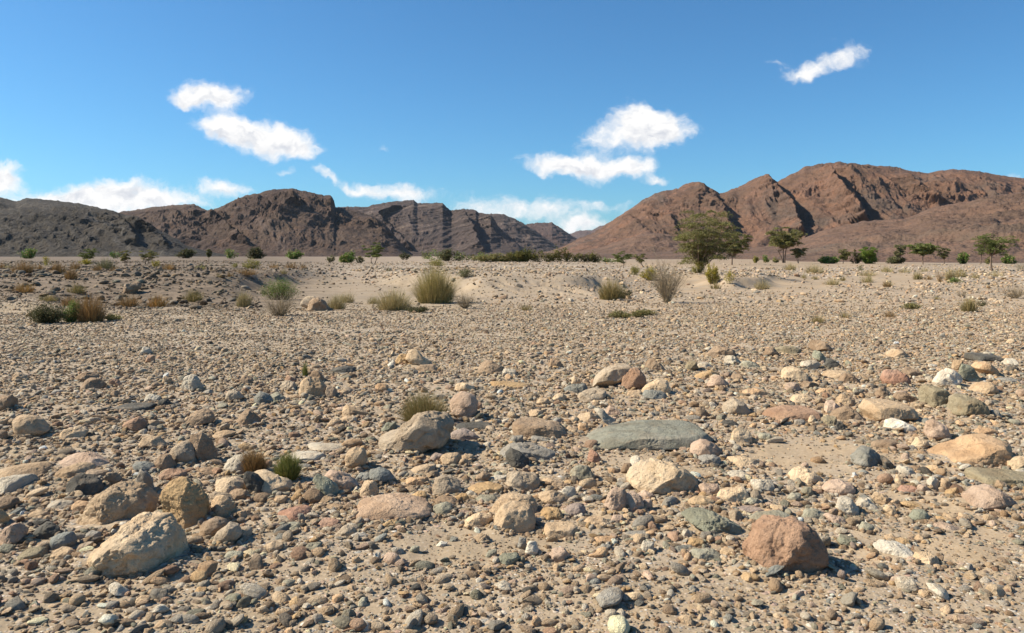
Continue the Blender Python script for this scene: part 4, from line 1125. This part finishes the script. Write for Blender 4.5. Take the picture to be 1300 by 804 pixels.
def acacia(base, Hh, W, cb, rng, ck, nst=1, n_tip=42, per=170, lsz=.035, lean=0.0, top=.35, cxo=0.0):
    """base at origin; Hh height, W crown width, cb crown bottom height, top: how umbrella-flat"""
    paths, tips = [], []
    forks = []
    for s in range(nst):
        a = rng.uniform(0, 6.28); sp = .05*W if nst > 1 else .02*W
        fz = cb*rng.uniform(.75, 1.05)
        f = np.array([math.cos(a)*sp*2.2+lean*fz+cxo*.4, math.sin(a)*sp*2, fz])
        b = np.array([math.cos(a)*sp*.4, math.sin(a)*sp*.4, -.05*Hh])
        m = (b+f)/2+rng.normal(0, .03*Hh, 3)*[1, 1, 0]
        t = np.linspace(0, 1, 7)[:, None]
        P = (1-t)**2*b+2*t*(1-t)*m+t*t*f
        r0 = .024*Hh/(1 if nst == 1 else 1.4)
        paths.append((P, np.linspace(r0*1.25, r0*.75, 7))); forks.append((f, r0*.75))
    for i in range(n_tip):
        # points fill an umbrella: flat top, narrowing downwards
        q = rng.rand()**.62; a = rng.uniform(0, 6.28)
        zt = rng.beta(1.7, 1.0)
        rad = W/2*q*(.28+.72*zt**.8)*rng.uniform(.85, 1.05)
        ztop = Hh*(1-.16*(rad/(W/2))**2)
        z = cb+(ztop-cb)*zt*(1-.03)
        tp = np.array([math.cos(a)*rad+cxo, math.sin(a)*rad, z])
        f, r0 = forks[i % nst]
        mid = f+(tp-f)*[.62, .62, .30]+rng.normal(0, .035*W, 3)
        t = np.linspace(0, 1, 8)[:, None]
        P = (1-t)**2*f+2*t*(1-t)*mid+t*t*tp
        paths.append((P, np.linspace(r0*.5, r0*.07, 8)))
        tips.append((tp, P))
        for k in range(2):
            j = rng.randint(3, 7); q0 = P[j]; e = q0+rng.normal(0, .075*W, 3)*[1, 1, .4]+[0, 0, .03*Hh]
            paths.append((np.stack([q0, (q0+e)/2+rng.normal(0, .012*W, 3), e]), np.array([r0*.12, r0*.08, r0*.03])))
            tips.append((e, None))
    V, Fc = tubes(paths, 5)
    Cs, cols = [], []
    for tp, P in tips:
        n = int(per*rng.uniform(.5, 1.3)); 
        R0 = W*rng.uniform(.055, .12)
        # flat leafy pads
        a = rng.uniform(0, 6.28, n); rr = R0*np.sqrt(rng.rand(n))*(1+.35*np.sin(3*a+rng.uniform(0, 6)))
        c = np.stack([np.cos(a)*rr, np.sin(a)*rr, rng.normal(0, R0*.12, n)+(R0*.18)*(1-(rr/R0)**2)], 1)+tp
        Cs.append(c); cols.append(vary(np.array(PC[ck])*rng.uniform(.75, 1.25), n, rng, .2, ALT[ck], .25))
    C = np.concatenate(Cs); LV, LF = leaves(C, lsz, rng, .45)
    return (V, Fc), (LV, LF, colattr(np.concatenate(cols), 4, len(C)))

def dome(W, D, Hh, rng, ck, n, lsz, stems=26, spiky=.0, low=.0):
    """leafy bush: stems from the base carry clumps of leaves in an uneven dome"""
    paths, Cs, cols = [], [], []
    nb = stems
    for i in range(nb):
        a = rng.uniform(0, 6.28); q = rng.rand()**.55; el = rng.rand()
        e = np.array([math.cos(a)*W/2*q*1.02, math.sin(a)*D/2*q*1.02, Hh*(low+(1-low)*math.sqrt(max(0, 1-q*q*.9)))*rng.uniform(.62, 1.02)])
        b = np.array([e[0]*.22, e[1]*.22, -.04*Hh]); m = (b+e)/2+[0, 0, -.06*Hh]+rng.normal(0, .03*W, 3)
        t = np.linspace(0, 1, 5)[:, None]; P = (1-t)**2*b+2*t*(1-t)*m+t*t*e
        paths.append((P, np.linspace(.010, .002, 5)*max(Hh, .4)*1.2))
        k = max(3, int(n/nb*rng.uniform(.5, 1.5)))
        t2 = rng.beta(2.2, 1.0, k)[:, None]
        Q = (1-t2)**2*b+2*t2*(1-t2)*m+t2*t2*e
        rr = (.05+.09*t2)*W
        c = Q+rng.normal(0, 1, (k, 3))*rr*[.55, .55, .42*min(1.4, Hh/W*1.5)]
        c[:, 2] = np.abs(c[:, 2])+.01*Hh
        Cs.append(c); cols.append(vary(np.array(PC[ck])*rng.uniform(.72, 1.28), k, rng, .22, ALT[ck], .3))
    C = np.concatenate(Cs); LV, LF = leaves(C, lsz, rng, 1.3 if spiky else .8, 2.4 if spiky else 1.5)
    V, Fc = tubes(paths, 3)
    return (V, Fc), (LV, LF, colattr(np.concatenate(cols), 4, len(C)))

def tuft(W, D, Hh, rng, ck, n, bw):
    """grass tuft: arching blades fanning out of a crown of roots"""
    a = rng.uniform(0, 6.28, n); q = rng.rand(n)**.6
    root = np.stack([np.cos(a)*W*.30*q, np.sin(a)*D*.30*q, np.full(n, -.02*Hh)], 1)
    L = Hh*rng.uniform(.35, 1.08, n)*np.sqrt(np.clip(1-.8*q*q, .05, 1))
    tip = np.stack([np.cos(a)*W*.56*q*rng.uniform(.75, 1.05, n), np.sin(a)*D*.56*q*rng.uniform(.75, 1.05, n), L], 1)+rng.normal(0, .075*W, (n, 3))*[1, 1, .6]
    mid = root+(tip-root)*np.array([.42, .42, .66])
    sd_ = rng.normal(size=(n, 3))*[1, 1, .2]; sd_ /= np.linalg.norm(sd_, axis=1)[:, None]; sd_ *= (bw*rng.uniform(.6, 1.3, n))[:, None]
    V = np.stack([root-sd_*.6, root+sd_*.6, mid+sd_*.5, mid-sd_*.5, tip+sd_*.12, tip-sd_*.12], 1).reshape(-1, 3)
    i = np.arange(n)[:, None]*6
    Fc = np.concatenate([i+np.array([[0, 1, 2, 3]]), i+np.array([[3, 2, 4, 5]])])
    cols = vary(PC[ck], n, rng, .25, ALT[ck], .35)
    return V, Fc, colattr(cols, 6, n)

def twigs(W, D, Hh, rng, ck, n):
    """leafless dry bush: forking wiry stems"""
    paths = []
    def grow(p, d, L, r, lv):
        k = 4; P = [p]; 
        for j in range(k):
            d = d+rng.normal(0, .16, 3)+[0, 0, .05]; d = d/np.linalg.norm(d); P.append(P[-1]+d*L/k)
        P = np.array(P); P[:, 2] = np.maximum(P[:, 2], .0)
        paths.append((P, np.linspace(r, r*.5, k+1)))
        if lv < 2:
            for c in range(rng.randint(2, 4)):
                j = rng.randint(1, k+1); nd = d+rng.normal(0, .42, 3); grow(P[j], nd/np.linalg.norm(nd), L*rng.uniform(.45, .7), r*.55, lv+1)
    for i in range(n):
        a = rng.uniform(0, 6.28); q = rng.rand()**.7
        d = np.array([math.cos(a)*q*W/Hh*.75, math.sin(a)*q*D/Hh*.75, 1]); d /= np.linalg.norm(d)
        ln = .62*Hh*rng.uniform(.6, 1.05)/max(d[2], .5)
        grow(np.array([math.cos(a)*.06*W*q, math.sin(a)*.06*W*q, -.02]), d, ln, .0055*max(1, Hh), 0)
    V, Fc = tubes(paths, 3)
    c = colattr(vary(PC[ck], len(paths), rng, .25, ALT[ck], .3), 15, len(paths))
    return V, Fc, c[:len(V)]

# kind crop box(x0,y0,x1,y1) colour [base x] | label @ landmark phrase
PLANTS = '''
tree S 385,30,905,500 acacia 640 1|tallest feathery acacia with a dense rounded crown, right of centre @the tallest acacia
tree S 745,190,1000,438 acacia 857 1|acacia with a drooping crown just right of and behind the tallest one @the drooping acacia
tree T 205,42,520,308 acacia 380 3|several stemmed acacia with an open crown leaning left @the many stemmed acacia
tree T 410,195,580,308 dull 485 2|small acacia at the right foot of the many stemmed one @the small companion acacia
tree U 778,98,1078,370 acacia2 922 1|umbrella shaped bright green acacia on a single straight trunk near the right edge @the umbrella acacia
tree U 285,172,520,322 acacia2 412 1|wide flat topped acacia at the right, left of the umbrella shaped one @the flat topped acacia
tree U 180,170,300,262 dull 235 1|pale thin acacia behind the left side of the flat topped one
tree U 510,190,612,292 dull 565 1|faint low acacia touching the right side of the flat topped one
tree U 800,185,870,288 dull 835 1|small dull acacia behind the left side of the umbrella shaped one
tree T 765,205,865,304 acacia 805 1|small upright acacia at the left end of a row of three
bush T 855,205,945,298 dark|dark round bush in the middle of a row of three
tree T 915,192,1058,300 bright 985 2|bright green acacia at the right end of a row of three @the bright green acacia
tree Q 350,-22,548,152 acacia2 440 2|dark green acacia standing alone on the plain left of centre @the lone acacia
tree N 572,28,742,152 acacia2 650 2|largest round green shrub tree on the far left plain @the round shrub tree
tree N 890,45,988,162 olive 945 2|brownish shrub tree shaped like a fan on the far left plain
tree N 1028,38,1188,155 acacia 1100 3|wide green shrub tree right of the brownish fan shaped one
tree R 1035,52,1205,178 acacia2 1130 1|left one of two dark flat acacias left of the dry twig bush
tree R 1200,65,1320,178 acacia 1290 2|right one of two dark flat acacias, beside yellow bushes @the paired flat acacia
bush N 172,38,275,82 green
bush N 830,58,898,90 green
bush O 160,52,278,98 dark
tree O 368,38,412,128 dull 385 1|thin spindly sapling on the far left plain
bush O 498,48,592,98 green
bush O 692,38,795,92 dark
bush O 975,52,1080,100 green
bush Q 95,82,150,140 dull
bush Q 205,66,302,155 green
bush Q 308,98,362,152 olive
bush Q 622,62,712,120 dark
bush Q 798,72,852,112 dull
bush Q 865,72,952,124 green
bush Q 945,74,1052,128 dark
bush Q 1058,82,1138,128 green
bush Q 1138,92,1212,132 dark
bush Q 1212,88,1302,132 green
bush R 75,90,205,150 olive
bush R 200,105,305,155 olive
palm R 300,82,400,152 belt
palm R 395,66,472,152 belt
palm R 468,80,560,155 belt
palm R 550,88,625,158 belt
palm R 618,56,702,158 belt
palm R 698,76,792,164 belt
bush R 788,98,862,160 dark
palm R 848,86,922,162 belt
bush R 898,98,972,160 dark
bush R 960,118,1045,155 green
bush U -40,198,75,302 bright
bush U 662,222,762,292 green
bush U 858,265,925,318 olive
bush U 988,242,1085,298 green
bush T 628,252,772,304 green
bush T 128,255,195,312 yolive
bush T 215,246,272,304 green
bush T 286,262,342,306 olive
bush U 150,250,280,300 dull
dry U 1035,298,1220,362 grey
bush N 305,88,388,168 yellow|bright yellow shrub on the far left plain @the far yellow shrub
bush N 1128,108,1208,178 yellow|small yellow green shrub near the edge of the left gravel slope
bush N 590,108,692,154 yellow
tuft N 100,125,240,220 brown
tuft N 240,148,335,192 brown
tuft N 385,128,482,222 brown
tuft N 485,175,575,268 brown
tuft N 0,138,34,184 orange
tuft N 28,148,82,184 tan
tuft N 528,128,602,192 brown
tuft N 735,108,852,192 dull
tuft N 698,150,762,202 brown
tuft N 828,162,892,204 brown
tuft N 1228,148,1305,194 orange
tuft N 112,292,252,368 orange|orange brown tuft on the rubble slope near the left edge @the left orange tuft
tuft N 508,298,625,372 dolive
tuft N 295,378,425,432 dolive
mat N 195,438,490,596 dark|dark olive mat of creeping bush over the cut bank at left @the dark creeping bush
bush N 470,430,620,590 green
tuft N 585,392,770,588 brown|tall brown grass tuft at the right end of the dark creeping bush @the tall brown tuft
tuft N 460,388,590,470 brown
tuft N 885,382,1035,472 brown
tuft N 1110,385,1245,474 orange
mat N 780,520,910,575 olive
tuft O 198,342,328,436 dolive
tuft O 596,352,694,474 tan|pale tan tuft with a dark shadow on the sand left of the bright green bush @the pale tan tuft
bush O 772,238,1064,420 green|bright green leafy bush above the dry bush, left of centre @the bright green bush
dry O 745,368,1085,545 dry|wide tangle of dry grey brown twigs in front of the bright green bush @the dry bush
bush O 548,138,622,180 yolive
bush O 636,92,772,188 yolive|spreading yellow olive bush on the plain above the left gravel mound @the yellow olive bush
tuft O 516,202,564,248 brown
tuft O 585,188,742,254 brown
tuft O 286,148,362,192 yolive
tuft O 30,148,132,192 brown
tuft O 838,142,912,182 orange
tuft O 956,132,1045,184 brown
tuft O 1056,148,1118,188 brown
tuft O 438,222,492,254 dolive
tuft O 916,182,968,228 dolive
bush Q 826,112,994,168 yolive|low yellow green bush on the far edge of the sand pan @the low yellow green bush
bush Q 522,172,572,208 dark
tuft Q 95,378,225,490 tan|spiky tan tuft right of the lone grey boulder @the spiky tan tuft
tuft Q 188,360,292,442 tan
tuft Q 398,385,482,452 tan
tuft Q 475,352,708,500 tan|wide tan bushy tuft at the edge of the sand left of the big straw bush @the wide tan tuft
tuft Q 772,180,1030,446 straw|big rounded straw and olive coloured bush in the middle @the big straw bush
dry Q 1010,350,1240,486 dry|dry brown twig bush at the right foot of the big straw bush @the small dry bush
mat Q 675,452,860,514 dark
tuft Q 1040,168,1082,192 orange
bush Q 1050,180,1200,260 dull
tuft R 955,268,1120,420 dolive|dark based olive tuft on the right end of the gravel mound @the mound tuft
mat R 1075,325,1210,412 dark
tuft R 358,452,442,498 dolive
mat R 1015,498,1195,558 olive|low flat olive plant on the riverbed below the mound tuft @the flat olive plant
mat R 1190,488,1310,552 olive
bush R 1175,165,1262,234 yolive
bush S 192,445,325,556 yellow|yellow bush left of the pale twiggy bush @the left yellow bush
bush S 108,438,198,514 yolive
dry S 240,372,525,720 dry|large pale leafless twiggy bush on the edge of the riverbed, right of centre @the pale twiggy bush
bush S 655,410,765,582 yellow|yellow bush at the right foot of the tallest acacia @the yellow bush under the acacia
bush S 795,462,885,584 yellow
tuft S 706,556,775,614 dolive
tuft S 1025,545,1125,618 tan
mat S 150,760,305,812 olive
bush S 560,400,680,500 yolive
tuft T 536,318,655,388 tan
tuft T 378,308,462,364 tan
tuft T 678,418,775,472 tan
tuft T 578,400,628,432 dolive
tuft T 776,402,832,442 dolive
bush T 898,318,952,366 dull
tuft T 918,362,1042,406 tan
tuft T 936,402,1022,454 tan
tuft T 1088,332,1152,372 tan
tuft T 1098,438,1152,488 brown
tuft T 496,388,542,424 tan
tuft T 576,688,665,752 dolive|small olive tuft among the riverbed stones at the right middle @the small olive tuft
tuft T 788,668,855,712 dolive
tuft U 108,338,192,378 tan
tuft U 238,342,312,382 tan
tuft U 338,368,402,432 dolive
tuft U 398,342,452,374 tan
tuft U 128,438,192,486 tan
dry U 490,318,580,458 brown|upright dry brown bush at the left end of a tan clump on the right @the upright dry bush
tuft U 575,345,640,440 tan
tuft U 635,348,725,415 tan
mat U 595,412,705,458 green
tuft U 758,378,825,424 tan
mat U 248,598,412,652 olive
tuft U 696,562,808,668 dolive|olive green tuft on stony ground at the right edge of the middle distance @the right olive tuft
mat U 798,578,875,628 dark
tuft U 478,548,542,578 dolive
tuft U 128,658,202,708 brown
dry U 975,462,1190,572 dry|sprawling dry brown bush at the right edge @the sprawling dry bush
dry U 655,500,745,565 dry
tuft U 898,368,992,412 tan
tuft U -10,398,42,452 tan
tuft U 428,398,482,434 brown
tuft P 503,496,573,540 dolive|dense olive grass tuft in the foreground behind the large rounded boulder @the foreground grass
tuft P 299,571,342,601 brown|dry brownish green tuft behind the long cream rock at lower left @the brownish near tuft
tuft P 346,574,385,611 mossy|small green tuft beside the brownish one at lower left @the green near tuft
tuft P 97,700,110,716 mossy|tiny green sprig beside the big cream boulder at the bottom left @the tiny sprig
tuft P 383,458,392,479 mossy
'''
plants = []
def build_plant(i, kind, crop, box, ck, extra, lab):
    rng = np.random.RandomState(3000+i)
    P = parse_pts(crop, f'{box[0]},{box[1]} {box[2]},{box[3]}')
    (x0, y0), (x1, y1) = P
    bx = (x0+x1)/2
    if kind == 'tree': bx = parse_pts(crop, f'{extra[0]},0')[0][0]
    hx, hd, hz = hit(bx, y1)
    if bx > 640: hd = min(hd, 134)
    if kind == 'palm' or (crop in 'RQ' and kind == 'bush' and y1 < 337.5): hd = max(hd, 112)
    k = hd/F; W = (x1-x0)*k; Hh = (y1-y0)*k
    D = min(W, max(W*.7, .2)); hd2 = hd+D*.25 if kind != 'tree' else hd
    loc = Vector((bx-CX, 0, 0))*(hd2/F); loc.y = hd2; loc.z = float(height(loc.x, hd2))
    # keep the top where the photo has it
    top = CAMZ+(HZ-y0)*hd2/F; Hh = max(top-loc.z, Hh*.5)*(Hh/((y1-y0)*k))
    pxw = x1-x0
    if kind == 'tuft' and crop not in 'P': W *= 1.5; D *= 1.4; Hh *= 1.12
    lsz = max(.018, k*.62); far = hd > 90; lsz *= 1.35 if far else 1
    if far and kind in ('bush', 'palm'): mid_ = 520 < bx < 790; W *= 2.1 if mid_ else (1.3 if bx < 520 else 1.0); Hh *= 1.65 if mid_ else (1.2 if bx < 520 else .95); lsz *= 1.4
    name = {'tree': 'acacia_tree', 'bush': 'shrub', 'palm': 'palm_shrub', 'dry': 'dry_bush', 'mat': 'creeping_bush', 'tuft': 'grass_tuft'}[kind]
    cat = {'tree': 'tree', 'bush': 'shrub', 'palm': 'shrub', 'dry': 'bush', 'mat': 'bush', 'tuft': 'grass tuft'}[kind]
    grp = {'tree': 'acacia trees on the plain', 'bush': 'green and yellow shrubs', 'palm': 'shrubs of the far green belt', 'dry': 'dry leafless bushes', 'mat': 'low creeping bushes', 'tuft': 'grass tufts dotted over the plain'}[kind]
    if kind in ('tree', 'bush', 'palm', 'mat') and (kind == 'tree' or pxw > 16):
        root = bpy.data.objects.new(name, None); col.objects.link(root); root.location = loc; root.empty_display_size = .2
        if kind == 'tree':
            nst = int(extra[1]); big = pxw > 60; mid = pxw > 34
            cxo = ((x0+x1)/2-bx)*k
            cb = Hh*{True: .13, False: .30}[big]
            if 'umbrella' in (lab or ''): cb = Hh*.5
            if 'many' in (lab or '') or 'several' in (lab or ''): cb = Hh*.42
            if crop == 'N' or (crop == 'Q'): cb = Hh*.22
            nt, per = (46, 200) if big else ((30, 110) if mid else (14, 60))
            tr, lf = acacia(None, Hh, W*(1.22 if big else 1.08), cb, rng, ck, nst, nt, per, lsz*(1.15 if big else 1), 0, .35, cxo)
            link('trunk', mesh_from('trunk', *tr, M_bark, True), root)
            link('crown', mesh_from('crown', lf[0], lf[1], M_leaf, False, {'leafcol': ('FLOAT_COLOR', lf[2])}), root)
        else:
            n = int(np.clip(pxw*(y1-y0)*(5.5 if not far else 9), 500, 11000))
            st, lf = dome(W, D, Hh, rng, ck, n, lsz*.8, int(np.clip(pxw*1.1, 16, 60)), kind == 'palm' or ck == 'yellow', .2 if kind == 'palm' else 0)
            link('stems', mesh_from('stems', *st, M_bark, True), root)
            link('foliage', mesh_from('foliage', lf[0], lf[1], M_leaf, False, {'leafcol': ('FLOAT_COLOR', lf[2])}), root)
    else:
        if kind == 'tuft' :
            n = int(np.clip(pxw*(y1-y0)*1.5, 90, 2600))
            V, Fc, C = tuft(W*1.05, D, Hh*1.02, rng, ck, n, max(.0022, k*.24)); mt = M_dry
        elif kind == 'dry':
            V, Fc, C = twigs(W, D, Hh, rng, ck, int(np.clip(pxw*2.0, 26, 110))); mt = M_twig
        else:
            n = int(np.clip(pxw*(y1-y0)*3.0, 120, 2500))
            st, lf = dome(W, D, Hh, rng, ck, n, lsz*.8, 14); V, Fc, C = lf; mt = M_leaf
        root = link(name, mesh_from(name, V, Fc, mt, False, {'leafcol': ('FLOAT_COLOR', C)})); root.location = loc
    plants.append(dict(o=root, px=(x0+x1)/2, py=(y0+y1)/2, W=pxw, H=y1-y0, kind=kind, ck=ck, name=name, cat=cat, grp=grp, d=hd))
    return root
pmarks = []
for i, l in enumerate([q for q in PLANTS.strip().splitlines() if q.strip()]):
    l, _, lab = l.partition('|')
    f = l.split()
    root = build_plant(i, f[0], f[1], f[2].split(','), f[3], f[4:], lab)
    p = plants[-1]
    if lab:
        lab, _, ph = lab.partition('@')
        if ph: pmarks.append((ph.strip(), p['px'], p['py']))
        lab = lab.strip(); used.add(lab); p['lab'] = lab
        tag(root, lab, p['cat'], p['grp'])
PW = dict(mossy='green', dolive='olive tan', belt='dark olive', straw='straw coloured', acacia='olive green', acacia2='green', bright='bright green', olive='olive', dull='dull green', green='green', brown='brown', tan='tan', yellow='yellow', orange='orange brown', dark='dark green', dry='dry brown', grey='grey', yolive='yellow olive')
NN = dict(tuft='grass tuft', bush='shrub', palm='frond shrub', dry='dry bush', mat='creeping bush', tree='acacia')
for p in plants:
    if 'lab' in p: continue
    sz = 'small' if p['W'] < 12 else ('mid sized' if p['W'] < 20 else 'large')
    if p['W']/max(p['H'], 1) > 2.3: sz += ' low'
    w = f"{sz} {PW[p['ck']]} {NN[p['kind']]}"
    nm = near_marks(p['px'], p['py'], pmarks); r = [relation(p['px'], p['py'], m[1], m[2]) for m in nm[:4]]
    cands = [f'{w} {r[0]} {nm[0][0]}']+[f'{w} {r[0]} {nm[0][0]} and {r[j]} {nm[j][0]}' for j in (1, 2, 3)]
    side = 'left' if p['px'] < nm[0][1] else 'right'
    cands += [f'{w} {r[0]} {nm[0][0]}, second one out', f'{w} {r[0]} {nm[0][0]}, third one out', f'{w} {r[0]} {nm[0][0]}, fourth one out', f'{w} {r[0]} {nm[0][0]}, fifth one out', f'{w} {r[0]} {nm[0][0]}, sixth one out']
    p['lab'] = uniq(cands) or cands[0]
    tag(p['o'], p['lab'], p['cat'], p['grp'])
print('plants', len(plants), 'labels', len(set(p['lab'] for p in plants)))

# ---------------------------------------------------------------- air: far hills fade a little towards blue
def build_haze():
    x, y0, y1, z0, z1 = 9200, -9200, 9200, -2.5, 330
    V = [(-x, y0, z0), (x, y0, z0), (x, y1, z0), (-x, y1, z0), (-x, y0, z1), (x, y0, z1), (x, y1, z1), (-x, y1, z1)]
    Fc = [(0, 3, 2, 1), (4, 5, 6, 7), (0, 1, 5, 4), (1, 2, 6, 5), (2, 3, 7, 6), (3, 0, 4, 7)]
    m = bpy.data.materials.new('dusty_air'); m.use_nodes = True
    t = NT(m.node_tree); t.n.clear()
    pv = t.add('ShaderNodeVolumePrincipled', {'Color': (.80, .88, 1.0, 1), 'Density': 1.8e-5, 'Anisotropy': .2})
    o = t.add('ShaderNodeOutputMaterial'); t.l.new(pv.outputs[0], o.inputs['Volume'])
    tag(link('haze', mesh_from('haze', V, Fc, m)), 'thin dusty air over the plain', 'haze', None, 'stuff')
build_haze()
